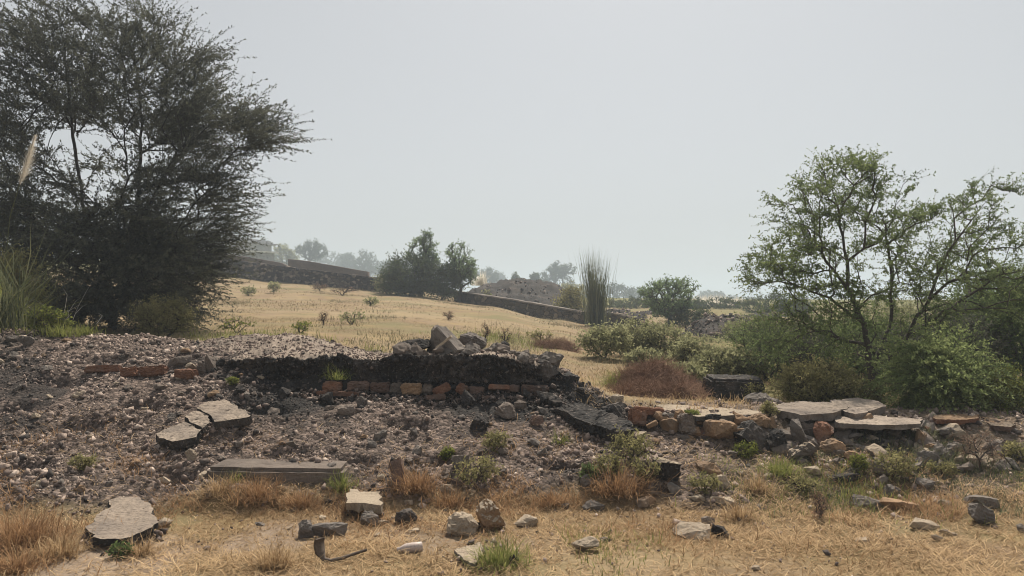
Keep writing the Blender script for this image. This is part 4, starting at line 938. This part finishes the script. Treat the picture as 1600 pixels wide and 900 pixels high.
# left tree's companions
bush(20, 522, 95, 125, 60, 'leaf_olive', 'dull olive bush at the picture edge under the thorn tree', 301, d=11.2, leaf=(.05, .014), step=.022, k=6)
bush(255, 530, 90, 62, 60, 'leaf_olive', 'low olive thorn bush at the foot of the dark tree', 302, d=11.2, leaf=(.03, .01), step=.016, k=6)
bush(75, 516, 56, 34, 50, 'leaf_lime', 'bright yellow green weed bush on the crest under the thorn tree', 303, leaf=(.035, .018), name='weed_bush')
# bushes behind the wall, right
bush(1185, 615, 105, 135, 46, 'leaf_right', 'tall thin dark bush left of the feathery tree', 311, d=11.5, leaf=(.03, .012), k=5, step=.02)
bush(1275, 640, 120, 72, 110, 'leaf_olive', 'yellowish green bush at the foot of the feathery tree', 312, d=8.7, leaf=(.035, .014), step=.02)
bush(1335, 640, 90, 46, 60, 'leaf_olive', 'low olive bush close to the stems of the feathery tree', 313, d=8.9, leaf=(.03, .013), step=.022)
bush(1460, 650, 140, 115, 66, 'leaf_fern', 'fresh green bush with arching fern-like sprays right of the stems', 314, d=8.5, leaf=(.036, .014), step=.013, L=.55, k=5, droop=-.35, flat=.4, fwd=.7)
bush(1545, 655, 120, 82, 110, 'leaf_lime', 'rounded yellowish bush above the sandstone slabs', 315, d=8.6, leaf=(.028, .013), step=.018)
bush(1500, 600, 130, 110, 110, 'leaf_dark', 'dark shaded bush behind the fresh green one', 316, d=11.8, leaf=(.035, .015), step=.02)
bush(1590, 610, 95, 190, 110, 'leaf_mid', 'tall bush at the right picture edge', 317, d=11.6, leaf=(.035, .015), step=.02)
bush(1230, 600, 110, 95, 90, 'leaf_dark', 'dusky bush behind the yellowish one left of the stems', 318, d=12.2, leaf=(.03, .013), step=.02)
bush(1190, 560, 74, 62, 46, 'leaf_right', 'light green bush farther behind the tall thin bush', 319, d=16, leaf=(.045, .02), step=.045)
bush(1330, 600, 190, 105, 120, 'leaf_mid', 'dense green bush straight behind the stems of the feathery tree', 351, d=12.6, leaf=(.034, .015), step=.018)
bush(1420, 615, 150, 95, 110, 'leaf_dark', 'dark low bush behind the right stem of the feathery tree', 352, d=11.6, leaf=(.034, .015), step=.018)
bush(1560, 560, 150, 130, 110, 'leaf_mid', 'tall green bush behind the dark shaded one', 353, d=15, leaf=(.045, .02), step=.024)
bush(1420, 560, 220, 90, 120, 'leaf_grey', 'wide pale bush farthest behind the feathery tree', 354, d=19, leaf=(.055, .025), step=.03)
# grey-green bushes in the middle distance
for i, (px, pyb, w, h, lb) in enumerate([
 (945,560,80,50,'grey-green bush at the left end of the bush group'), (990,558,80,56,'grey-green bush second from the left end of the group'), (1040,562,84,54,'grey-green bush in front of the small green tree'),
 (1085,572,70,42,'grey-green bush right of the small green tree'), (1120,590,84,42,'pale green bush behind the black block'), (1165,590,70,38,'grey-green bush at the right end of the bush group'),
 (1075,602,56,32,'low bush between brush heap and black block'), (1010,572,70,26,'low bush at the front edge of the group')]):
    bush(px, pyb, w, h, 70, 'leaf_grey', lb, 330 + i, leaf=(.055, .024), step=.045, k=6, group='grey-green bushes across the field')
# small things behind the ruined wall
def cloth():
    p = P(1466, 640, 8.9); r = np.random.default_rng(9); n = 26; g = np.linspace(-1, 1, n); X, Y = np.meshgrid(g, g)
    q = np.stack([X.ravel() * 2, Y.ravel() * 2, 0 * X.ravel()], 1); h = .5 * (1 - np.clip(np.abs(X) ** 2.5, 0, 1)) * (1 - np.clip(np.abs(Y), 0, 1) ** 3)
    V = np.stack([X.ravel() * .10 + .03 * fbm(q, 3, 2), Y.ravel() * .09 + .04 * fbm(q + 7, 3, 3), h.ravel() * .30 + .10 * fbm(q * 1.6, 3, 4)], 1)
    idx = np.arange(n * n).reshape(n, n); F = np.stack([idx[:-1, :-1], idx[:-1, 1:], idx[1:, 1:], idx[1:, :-1]], -1).reshape(-1, 4)
    tag(link('plastic_sheet', make_mesh('plastic_sheet', V, [F], smooth=True), M['teal'], loc=p), 'crumpled teal plastic sheet dumped by the bushes', 'plastic sheet')
cloth()
rock(1484, 642, 30, 30, 'blackplastic', 'crumpled black plastic bag beside the teal sheet', name='plastic_bag', cat='bag', d=9.1, blocky=.2)

# --- brown brush heap
def brush_heap(px, pyb, w, h, d, label, seed, n):
    r = np.random.default_rng(seed); p = P(px, pyb, d); s = d / K; W_, H_ = w * s * .5, h * s
    m = 40; a = np.linspace(-1, 1, m); X, Y = np.meshgrid(a, a); rr = np.sqrt(X ** 2 + Y ** 2) * (1 + .5 * fbm(np.stack([X.ravel() * 1.3, Y.ravel() * 1.3, 0 * X.ravel()], 1), 3, seed + 9)).reshape(X.shape); Z = np.clip(1 - rr ** 2, 0, 1) ** .75
    q = np.stack([X.ravel(), Y.ravel(), Z.ravel()], 1); Z = Z.ravel() * (1 + .6 * fbm(q * 2.2, 4, seed)) - .06
    V = np.stack([X.ravel() * W_, Y.ravel() * W_ * .9, Z * H_ * .9], 1); idx = np.arange(m * m).reshape(m, m)
    F = np.stack([idx[:-1, :-1], idx[:-1, 1:], idx[1:, 1:], idx[1:, :-1]], -1).reshape(-1, 4)
    i = r.integers(0, len(V), n); c = V[i] + r.normal(0, .012, (n, 3)); ax = r.normal(size=(n, 3)); ax[:, 2] *= .55; ax /= np.linalg.norm(ax, axis=1)[:, None]; L = r.uniform(.05, .26, n)[:, None]
    B = c + ax * L + np.array([0, 0, .02]); Mid = (c + B) / 2 + r.normal(0, .012, (n, 3)) + np.array([0, 0, .012])
    rad = r.uniform(.0014, .0034, n); V1, F1 = tubes(c, Mid, rad, rad, 3); V2, F2 = tubes(Mid, B, rad, rad * .5, 3)
    tn = np.clip(r.normal(.5, .25, n), 0, 1)
    me = make_mesh('brush_heap', np.concatenate([V, V1, V2]), [F, F1 + len(V), F2 + len(V) + len(V1)], np.concatenate([np.clip(.15 + 0 * V[:, 0], 0, 1), np.repeat(tn, 6), np.repeat(tn, 6)]))
    tag(link('brush_heap', me, M['deadtwig'], loc=p), label, 'brush heap')
brush_heap(1024, 606, 112, 33, 9.9, 'rounded heap of reddish brown dry brushwood on the field edge', 51, 9000)
brush_heap(1005, 622, 80, 18, 9.2, 'low pile of brown dry brushwood in front of the larger heap', 52, 4000)
brush_heap(1060, 626, 60, 18, 9.0, 'small scatter of brown twigs right of the low pile', 53, 2000)
brush_heap(865, 548, 70, 13, 14.5, 'low dead brown weed hump on the field behind the rock pile', 54, 3000)

# --- small plants in the field and on the bank
for i, (px, pyb, w, h, mt, lb) in enumerate([
 (550,507,38,22,'leaf_grey','pale green milkweed shrub with bare lower stems in the middle of the field'),
 (505,508,18,24,'deadtwig','thin brown dead weed left of the milkweed shrub'),
 (428,458,22,18,'leaf_grey','small milkweed near the stone wall on the upper field'),
 (388,462,24,14,'leaf_grey','low grey weed left of the small milkweed'),
 (580,478,22,14,'leaf_grey','two-headed pale weed above the milkweed shrub'),
 (760,535,16,34,'deadtwig','brown dry weed stalks behind the wide boulder'),
 (790,540,18,28,'deadtwig','reddish dry weed stalks right of the wide boulder'),
 (700,500,26,14,'deadtwig','brown weed patch in the upper middle of the field'),
 (500,455,30,12,'deadtwig','brown weeds at the foot of the far stone wall'),
 (535,462,44,16,'deadtwig','wide brown weed patch below the far stone wall'),
 (760,475,16,22,'leaf_grey','milkweed in front of the retaining wall'),
 (845,532,44,16,'leaf_olive','olive green weed patch right of the grey weed'),
 (330,445,36,12,'deadtwig','brown weeds beside the thorn tree on the upper field'),
 (470,520,40,18,'leaf_lime','lime weed right of the fresh grass patch'),
 (370,520,60,24,'leaf_lime','lime weed in the fresh grass patch near the thorn tree'),
]):
    p = hit(px, pyb); s = p[1] / 12
    bush(px, pyb, w, h, 14, mt, lb, 400 + i, name='field_weed', cat='weed', leaf=(.035 * s, .02 * s) if mt != 'deadtwig' else (.03 * s, .006 * s), step=.035 * s, k=4, low=.36)
for i, (px, pyb, w, h, mt, lb) in enumerate([
 (985,725,66,52,'leaf_olive','tall green weed clump on the slope below the bitumen slab'),
 (955,745,44,34,'leaf_olive','smaller weed left of the tall clump'),
 (920,752,30,24,'leaf_mid','small dark leafy weed above the brownish grey stone'),
 (1010,750,36,30,'leaf_olive','weed right of the tall clump'),
 (775,705,44,30,'leaf_olive','dusty weed on the dark slope'),
 (740,760,70,44,'leaf_olive','greenish weed patch left of the slope middle'),
 (1395,750,60,46,'leaf_olive','leafy green weed between rounded stones below the ruined wall'),
 (1340,738,34,26,'leaf_lime','yellowish weed below the tan block'),
 (1165,715,34,24,'leaf_lime','green weed under the big bitumen boulder'),
 (1100,770,50,28,'leaf_olive','green weed beside the small pale block'),
 (1530,735,60,60,'deadtwig','brown dead bush hanging on the collapsed wall end'),
 (1470,742,44,22,'leaf_olive','low dark weed under the large grey block'),
 (1590,720,50,30,'leaf_olive','olive weed on the collapsed wall end at the edge'),
 (1200,652,24,22,'leaf_olive','small weed growing at the joint of the two walls'),
 (1080,655,24,14,'leaf_lime','green weed growing in the low broken wall'),
 (1278,812,26,44,'deadtwig','dead grey sprig standing in the straw'),
 (130,735,40,24,'leaf_olive','dusty weed on the left gravel slope'),
 (365,602,16,12,'leaf_lime','tiny green weed in the shade below the road layer'),
 (700,722,20,18,'leaf_lime','bright weed left of the sunk grey block'),
 (190,872,30,20,'leaf_mid','small green weed in the shade of the large flat slab'),
 (1250,770,60,26,'leaf_olive','sparse weed in straw below the wall middle'),
 (1180,628,40,30,'leaf_olive','weed tops in front of the black block'),
]):
    bush(px, pyb, w, h, 22, mt, lb, 440 + i, name='weed', cat='weed', leaf=(.022, .010) if mt != 'deadtwig' else (.02, .003), step=.014, k=5, low=.38, rtip=.0018)

# --- plume grass at the left edge
def plume_grass():
    p = P(5, 512, 8.7); o = empty('plume_grass', p, 'tall plume grass with one pale feathery head in front of the thorn tree', 'plume grass')
    ln = line([(3,520,8.7),(6,430,8.7),(14,340,8.65),(28,290,8.6),(40,250,8.55),(52,212,8.5)]); ln = np.array(ln) - p
    V, F = tubes(ln[:-1], ln[1:], np.full(5, .006), np.full(5, .0045), 5); link('stalk', make_mesh('stalk', V, [F], np.full(len(V), .6), smooth=True), M['reed'], o)
    r = np.random.default_rng(3); n = 1100; t = r.random(n); a, c = ln[3] * 1.0, ln[5]; axis = (c - a) / np.linalg.norm(c - a)
    base = a + (c - a) * t[:, None]; az = r.uniform(0, 6.28, n); L = (.17 * (1 - t) ** .65 * np.minimum(1, t * 7) + .025) * r.uniform(.5, 1.1, n)
    e1 = np.array([1., 0, 0]); e2 = np.array([0, 1., 0]); side = e1 * np.cos(az)[:, None] + e2 * np.sin(az)[:, None]
    tipd = axis * r.uniform(.5, 1.0, n)[:, None] + side * r.uniform(.25, .8, n)[:, None] + np.array([.18, 0, 0]); B = base + tipd * L[:, None]; w = np.cross(tipd, side); w /= np.linalg.norm(w, axis=1)[:, None]; w *= .0016
    V = np.stack([base - w, base + w, B], 1).reshape(-1, 3); link('plume', make_mesh('plume', V, [np.arange(n * 3).reshape(-1, 3)], np.repeat(r.random(n), 3)), M['plume'], o)
    n = 160; P0 = np.stack([r.normal(0, .12, n), r.normal(0, .1, n), 0 * r.random(n)], 1)
    link('leaf_blade', blade_mesh('leaf_blade', P0, r.uniform(.5, 1.5, n), np.full(n, .012), r.uniform(0, 6.28, n), r.uniform(.05, .75, n), r.random(n), .9), M['reed'], o)
plume_grass()
tuft(-10, 520, 110, 120, 260, 'greenblade', 'arching dry reed clump at the left picture edge', name='reed_clump', cat='reeds', d=9.6, lean=(.1, .9), bw=.011)
tuft(95, 505, 90, 62, 26, 'plume', 'few pale arching grass blades against the dark thorn tree', name='reed_clump', cat='reeds', d=10.4, lean=(.3, 1.0), bw=.007)

# ------------------------------------------------------------------ middle distance
def far_tree(px, top, bot, w, d, label, seed, leafmat='leaf_far', n=90, name='tree', trunk=.3, umbrella=False, k=5, group=None, lf=None, dens=1.0, cat='tree', sink=.4):
    s = d / K; H_ = (bot - top) * s; W_ = w * s; p = P(px, bot, d); p[2] = min(p[2], gz(p[0], d))
    zt = P(px, top, d)[2]; H_ = zt - p[2]; r = random.Random(seed)
    c = p + np.array([0, 0, H_ * (trunk + (1 - trunk) * .5)]); L = max(.25, H_ * .10)
    el = []
    if umbrella: el = [(p + np.array([dx * W_, 0, H_ * hz]), (W_ * .27, W_ * .3, H_ * .12), n // 4) for dx, hz in ((-.22, .72), (.05, .84), (.25, .70), (0, .6))]
    else:
        el = [(c, (W_ * .40, W_ * .4, H_ * (1 - trunk) * .40), n // 2)]
        for i in range(6): el.append((c + np.array([r.uniform(-.34, .34) * W_, r.uniform(-.3, .3) * W_, r.uniform(-.26, .3) * H_ * (1 - trunk)]), (W_ * .2, W_ * .2, H_ * (1 - trunk) * .18), n // 10))
    lf = lf or (.040 * (d / 12) ** .85, .024 * (d / 12) ** .85)
    m = line([(px, bot, d)])[0]; mid = p + np.array([W_ * r.uniform(-.05, .05), 0, H_ * trunk * .9])
    return plant(name, label, cat, p - np.array([0, 0, sink]), [[p - np.array([0, 0, sink]), mid]], el, leafmat, 'bark', seed, k=k, L=L, mul=1.7, leaf=lf, step=lf[0] * .62 / dens, rtip=.012 * H_ / 3, rmax=.045 * H_ / 2, seg=H_ * .07, up=.2, flat=.85, group=group, spread=.6)
far_tree(659, 360, 462, 58, 43, 'taller of the two green trees standing beside the stone wall', 501, 'leaf_tree', n=95, lf=(.10, .045), trunk=.2, dens=1.4)
far_tree(718, 370, 468, 56, 42, 'rounder green tree right of the taller one by the wall', 502, 'leaf_tree', n=95, lf=(.10, .045), trunk=.25, dens=1.4)
bush(640, 466, 88, 62, 120, 'leaf_far', 'dark green bush under the taller tree by the wall', 503, d=42, leaf=(.11, .05), step=.08, k=6)
bush(690, 468, 60, 52, 80, 'leaf_far', 'dark bush between the two trees by the wall', 504, d=41.5, leaf=(.11, .05), step=.08, k=6)
bush(608, 462, 44, 34, 50, 'leaf_grey', 'light bush at the end of the stone wall', 505, d=43, leaf=(.11, .05), step=.09, k=5)
far_tree(1042, 426, 518, 96, 33, 'small leaning green tree with a round crown beyond the grey-green bushes', 506, 'leaf_tree', n=170, lf=(.085, .035), trunk=.12, dens=1.5)
bush(1075, 515, 70, 34, 60, 'leaf_far', 'dark bush at the foot of the small leaning tree', 507, d=33, leaf=(.09, .04), step=.08)
bush(892, 500, 44, 52, 60, 'leaf_olive', 'yellowish bush left of the tall reed clump', 508, d=37, leaf=(.10, .045), step=.09)
bush(985, 492, 100, 26, 70, 'leaf_far', 'long dark bush beyond the middle spoil heap', 521, d=58, leaf=(.16, .07), step=.11)
bush(1075, 493, 70, 24, 60, 'leaf_far', 'dark bush beyond the leaning green tree', 522, d=56, leaf=(.16, .07), step=.11)
bush(1215, 505, 120, 44, 90, 'leaf_far', 'wide dark bush beyond the heap left of the feathery tree', 523, d=48, leaf=(.14, .06), step=.10)
bush(1120, 488, 110, 22, 60, 'leaf_far', 'far dark bush below the pale reeds', 525, d=56, leaf=(.16, .07), step=.11)
bush(1110, 556, 90, 30, 50, 'leaf_grey', 'low grey-green bush at the foot of the dark heap', 526, d=21, leaf=(.06, .026), step=.045)
bush(1170, 540, 90, 40, 60, 'leaf_grey', 'grey bush in front of the rightmost spoil heap', 524, d=22, leaf=(.07, .03), step=.05)
# tall reed clump
tuft(930, 516, 27, 104, 620, 'reed', 'tall upright clump of elephant grass by the retaining wall', name='reed_clump', cat='reeds', d=32.5, lean=(.0, .23), bw=.024, curl=.10)
for i, (px, py, w, h, lb) in enumerate([(1098,492,40,26,'leftmost pale plume reed clump behind the spoil heap'), (1122,492,44,28,'middle pale plume reed clump behind the spoil heap'), (1148,494,40,26,'rightmost pale plume reed clump behind the spoil heap')]):
    tuft(px, py, w, h, 700, 'plume', lb, name='reed_clump', cat='reeds', d=62, lean=(.05, .4), bw=.06, curl=.2, group='pale reeds beyond the heaps')
tuft(752, 446, 24, 22, 200, 'plume', 'pale plume reeds behind the dark mound by the trees', name='reed_clump', cat='reeds', d=64, lean=(.05, .4), bw=.06)

# --- walls across the field
def run_wall(name, tops, th, drop, mat, label, seed, amp=.05, seg=.35):
    """masonry wall along its traced crest: (px, py, depth) points; goes down 'drop' metres"""
    pts = np.array([P(*t) for t in tops]); cum = np.concatenate([[0], np.cumsum(np.linalg.norm(np.diff(pts[:, :2], axis=0), axis=1))])
    s = np.arange(0, cum[-1], seg); C = np.stack([np.interp(s, cum, pts[:, i]) for i in range(3)], 1)
    dv = (pts[-1] - pts[0])[:2]; dv /= np.linalg.norm(dv); nv = np.array([dv[1], -dv[0], 0]);  nv = nv if nv[1] < 0 else -nv
    prof = [(.5, -drop)] + [(.5, -drop * (1 - t)) for t in np.linspace(.1, 1, 9)] + [(0, .02), (-.5, 0), (-.5, -drop)]
    V = np.array([C + nv * th * a + np.array([0, 0, b]) for a, b in prof]); r, c = V.shape[:2]; fl = V.reshape(-1, 3)
    fl = fl + amp * np.stack([0 * fl[:, 0], fbm(fl * 2.2, 3, seed), 1.0 * fbm(fl * 2.0 + 8, 3, seed + 2)], 1)
    idx = np.arange(r * c).reshape(r, c); F = np.stack([idx[:-1, :-1], idx[:-1, 1:], idx[1:, 1:], idx[1:, :-1]], -1).reshape(-1, 4)
    caps = [idx[:, 0][None], idx[::-1, -1][None]]
    o = link(name, make_mesh(name, fl, [F] + caps), M[mat]); return tag(o, label, 'wall', kind='thing')
run_wall('stone_wall', [(250,391,52),(330,402,50),(450,417,48),(592,434,46)], .5, 1.7, 'wall', 'dark rubble stone wall with pale stones sloping along the top of the field', 61)
run_wall('boundary_wall', [(250,383,62),(330,394,60),(400,404,59),(440,411,58),(463,422,57)], .3, 2.2, 'mud', 'dark brown boundary wall just behind the stone wall by the thorn tree', 62, amp=.02)
run_wall('boundary_wall', [(452,405,64),(480,408,63),(576,425,60)], .35, 2.0, 'mud', 'lighter brown boundary wall ending in a square corner behind the stone wall', 63, amp=.015)
rw = run_wall('retaining_wall', [(716,456,43),(800,468,39),(905,487,35),(965,490,33.5),(1005,499,33)], .6, 1.3, 'wall2', 'low stone retaining wall with a pale coping across the middle of the field', 64)
cp = run_wall('coping', [(716,455,42.7),(800,467,38.7),(905,485.5,34.7)], .35, .06, 'grey', 'pale flat coping stones along the low retaining wall', 65, amp=.02)
cp.parent = rw
for k_ in ('label', 'category', 'kind'): del cp[k_]
run_wall('broken_masonry', [(1085,522,30),(1110,517,29.5),(1135,520,29.2),(1150,528,29)], .6, 1.0, 'wall2', 'short broken brown masonry wall left of the feathery tree', 66, amp=.09)

# --- spoil heaps
HEAPV = []
def heap(px, pyb, d, ridge, depth, label, seed, mat='mound', amp=.12):
    """ridge: photo (px, py) crest points at depth d"""
    us = np.linspace(ridge[0][0], ridge[-1][0], 90); py = np.interp(us, [a for a, _ in ridge], [b for _, b in ridge]); zt = CAMZ + d * slope_of(py); xs = (us - 800) / K * d
    zb = P(px, pyb, d)[2]; o0 = P(px, pyb, d); rows = np.linspace(-1, 1, 46); V = []
    for rr in rows:
        h = (1 - abs(rr) ** 1.5); V.append(np.stack([xs - o0[0], np.full(90, rr * depth), np.maximum((zt - zb), 0) * h - .25], 1))
    V = np.array(V); fl = V.reshape(-1, 3); fl[:, 2] += amp * fbm(fl * 1.6, 4, seed) * 1.5 + amp * .7 * fbm(fl * 5, 3, seed + 3)
    idx = np.arange(46 * 90).reshape(46, 90); F = np.stack([idx[:-1, :-1], idx[:-1, 1:], idx[1:, 1:], idx[1:, :-1]], -1).reshape(-1, 4)
    HEAPV.append(fl[fl[:, 2] > .1] + o0)
    tag(link('spoil_heap', make_mesh('spoil_heap', fl, [F]), M[mat], loc=o0), label, 'spoil heap')
heap(815, 485, 50, [(722,470),(735,447),(760,439),(800,431),(830,432),(862,438),(882,445),(894,462),(930,480)], 7, 'big dark spoil heap behind the retaining wall between two trees', 71, amp=.2)
heap(965, 505, 42, [(925,500),(945,478),(975,476),(1005,484),(1015,500)], 3.5, 'middle dark spoil heap right of the elephant grass', 72)
heap(1000, 500, 46, [(985,500),(1002,482),(1022,478),(1040,486),(1060,500)], 3, 'small spoil heap behind the leaning green tree', 73)
heap(1230, 500, 44, [(1120,505),(1150,488),(1190,484),(1240,486),(1300,492),(1340,505)], 4, 'long low dark heap behind the feathery tree', 75)
heap(1140, 545, 24, [(1060,528),(1085,494),(1115,480),(1150,484),(1185,492),(1230,516),(1260,535)], 3.2, 'dark spoil heap left of the feathery tree', 74)

hv = np.concatenate(HEAPV); hp = hv[rg.integers(0, len(hv), 7000)] + rg.normal(0, .08, (7000, 3)) * np.array([1, 1, .2])
pebbles('heap_rubble', hp, np.minimum(.022 * rg.pareto(2.2, 7000) + .026, .15), np.clip(rg.normal(.36, .2, 7000), .02, .85), rg, 'dark broken stone strewn over the spoil heaps')

# --- buildings far left
def house(name, label, a, c, wallmat, depth, drop, roof, wins, slabt=.25):
    """a, c: photo (px, py, depth) of the two ends of the roof line"""
    A, B = P(*a), P(*c); v = B - A; L = float(np.linalg.norm(v[:2])); ang = math.atan2(v[1], v[0]); z = min(A[2], B[2])
    o = empty(name, (A[0], A[1], z - drop), label, 'building'); o.rotation_euler = (0, 0, ang)
    def box(nm, lo, hi, mat, par=o):
        bm = bmesh.new(); bmesh.ops.create_cube(bm, size=1.0)
        for q in bm.verts: q.co = Vector([lo[i] + (q.co[i] + .5) * (hi[i] - lo[i]) for i in range(3)])
        me = bpy.data.meshes.new(nm); bm.to_mesh(me); bm.free(); return link(nm, me, M[mat], par)
    box('wall', (0, 0, 0), (L, depth, drop - .003), wallmat)
    rf = box('roof', (-.4, -.5, drop), (L + .4, depth + .4, drop + slabt), roof)
    for (x0, z0, w, h) in wins:
        f = box('window', (x0, -.06, z0), (x0 + w, .1, z0 + h), 'opening'); box('sill', (x0 - .1, -.16, z0 - .12), (x0 + w + .1, -.062, z0), 'roofslab', f)
    return o, box, L, rf
o, box, L, rf = house('flat_roofed_house', 'pale flat-roofed house faint in the haze behind the thorn tree', (318,371,112), (424,384,128), 'plaster', 9, 5.0, 'plaster', [(4, 2.6, 1.2, 1.2), (8, 2.6, 1.2, 1.2), (12, 2.4, 1.2, 1.2)])
box('stair_tower', (2.2, 1, 5.26), (5.0, 4, 6.6), 'plaster'); box('parapet', (5.4, .1, 5.252), (L, .3, 5.75), 'plaster')
house('long_shed', 'long low shed with a white roof edge in front of the hazy house', (300,383,92), (428,396,100), 'plaster', 6, 3.2, 'roofslab', [(3, 1.2, 1.0, 1.0), (6.5, 1.2, 1.0, 1.0)], .22)

# --- far trees
for i, a in enumerate([
 (441,377,415,44,100,'rounded yellowish tree behind the boundary wall',dict(leafmat='leaf_grey',trunk=.12)),
 (486,375,414,52,115,'umbrella shaped tree with bare limbs above the boundary wall',dict(umbrella=True,trunk=.35)),
 (405,373,400,32,150,'dark little tree right of the hazy house',dict()),
 (520,392,420,56,190,'pale hazy tree right of the umbrella tree',dict()),
 (545,392,424,28,165,'narrow hazy tree left of the round one',dict()),
 (573,387,426,46,150,'large round tree above the end of the boundary wall',dict(trunk=.15)),
 (602,404,430,40,210,'faint tree right of the large round tree',dict()),
 (614,402,440,34,95,'darker small tree left of the two wall trees',dict(trunk=.15)),
 (762,417,446,44,140,'hazy tree right of the two wall trees',dict()),
 (806,425,442,18,85,'tiny tree tip on the big spoil heap',dict(trunk=.1)),
 (838,426,446,30,100,'low green tree on the skyline of the big spoil heap',dict(trunk=.1)),
 (869,407,446,56,130,'round dark tree alone above the big spoil heap',dict(trunk=.15,dens=1.5)),
 (895,440,480,50,75,'bushy tree at the right shoulder of the big spoil heap',dict(leafmat='leaf_grey',trunk=.08)),
 (962,439,485,62,125,'broad hazy tree behind the elephant grass',dict(trunk=.1)),
 (995,444,486,50,140,'hazy tree right of the broad one',dict(trunk=.1)),
 (1110,453,480,52,190,'low rounded hazy tree right of the small leaning tree',dict(trunk=.12)),
 (1142,461,482,36,250,'faintest small tree on the right skyline',dict()),
 (1172,466,482,40,260,'faint tree line end behind the feathery tree',dict()),
 (925,446,482,40,180,'hazy tree directly behind the elephant grass',dict()),
 (780,424,444,26,200,'faint tree left of the tiny tree tip',dict()),
]): far_tree(a[0], a[1], a[2], a[3], a[4] * 1.7, a[5], 600 + i, n=100, sink=1.2, **a[6])

# ------------------------------------------------------------------ litter in the foreground
def bottle():
    p = hit(640, 866); d = p[1]; s = d / K; L = 40 * s; R = 8 * s
    prof = [(0, .0), (0, .8), (.03, .95), (.30, 1.0), (.62, .98), (.74, .80), (.86, .50), (.92, .42), (1.0, .42), (1.0, .0)]
    n = 20; V = []; 
    for t, r_ in prof:
        for k in range(n): V.append((L * (.5 - t), R * r_ * math.cos(6.2832 * k / n), R * r_ * math.sin(6.2832 * k / n)))
    idx = np.arange(len(prof) * n).reshape(-1, n); F = np.stack([idx[:-1], np.roll(idx[:-1], -1, 1), np.roll(idx[1:], -1, 1), idx[1:]], -1).reshape(-1, 4)
    o = link('bottle', make_mesh('bottle', np.array(V), [F], smooth=True), M['bottle'], loc=(p[0], p[1] + R, p[2] + R * .85)); o.rotation_euler = (0, -.08, .15)
    tag(o, 'pale pinkish plastic bottle lying on its side in dry grass', 'bottle')
bottle()
def strip():
    p = hit(512, 880); d = p[1]; s = d / K
    pts = [(-11, 38, .0), (-12, 28, 0), (-10, 16, 0), (-4, 6, 0), (6, 3.5, 0), (22, 5, .03), (40, 9, .06), (58, 12, .10)]
    W_ = [9, 10, 9, 7, 6, 5, 4, 2]; C = np.array([(a * s, c, b * s) for a, b, c in pts]); V = []; th = .008
    for i in range(len(C)):
        t = C[min(i + 1, len(C) - 1)] - C[max(i - 1, 0)]; t /= np.linalg.norm(t); nrm = np.array([-t[2], 0, t[0]]); w = np.array([0, 1, 0]) * W_[i] * s * .6 + (np.array([.5, 0, 0]) * W_[i] * s if i < 3 else 0)
        V += [C[i] - w - nrm * th, C[i] + w - nrm * th, C[i] + w + nrm * th, C[i] - w + nrm * th]
    idx = np.arange(len(V)).reshape(-1, 4); F = np.stack([idx[:-1], np.roll(idx[:-1], -1, 1), np.roll(idx[1:], -1, 1), idx[1:]], -1).reshape(-1, 4)
    o = link('rubber_strip', make_mesh('rubber_strip', np.array(V), [F, idx[0][None], idx[-1][::-1][None]]), M['rubber'], loc=p)
    tag(o, 'dark bent rubber strip with one end sticking up from bare soil', 'rubber strip')
strip()
rock(1470, 640, 10, 6, 'pale', 'tiny pale chip in front of the teal sheet', d=8.6)
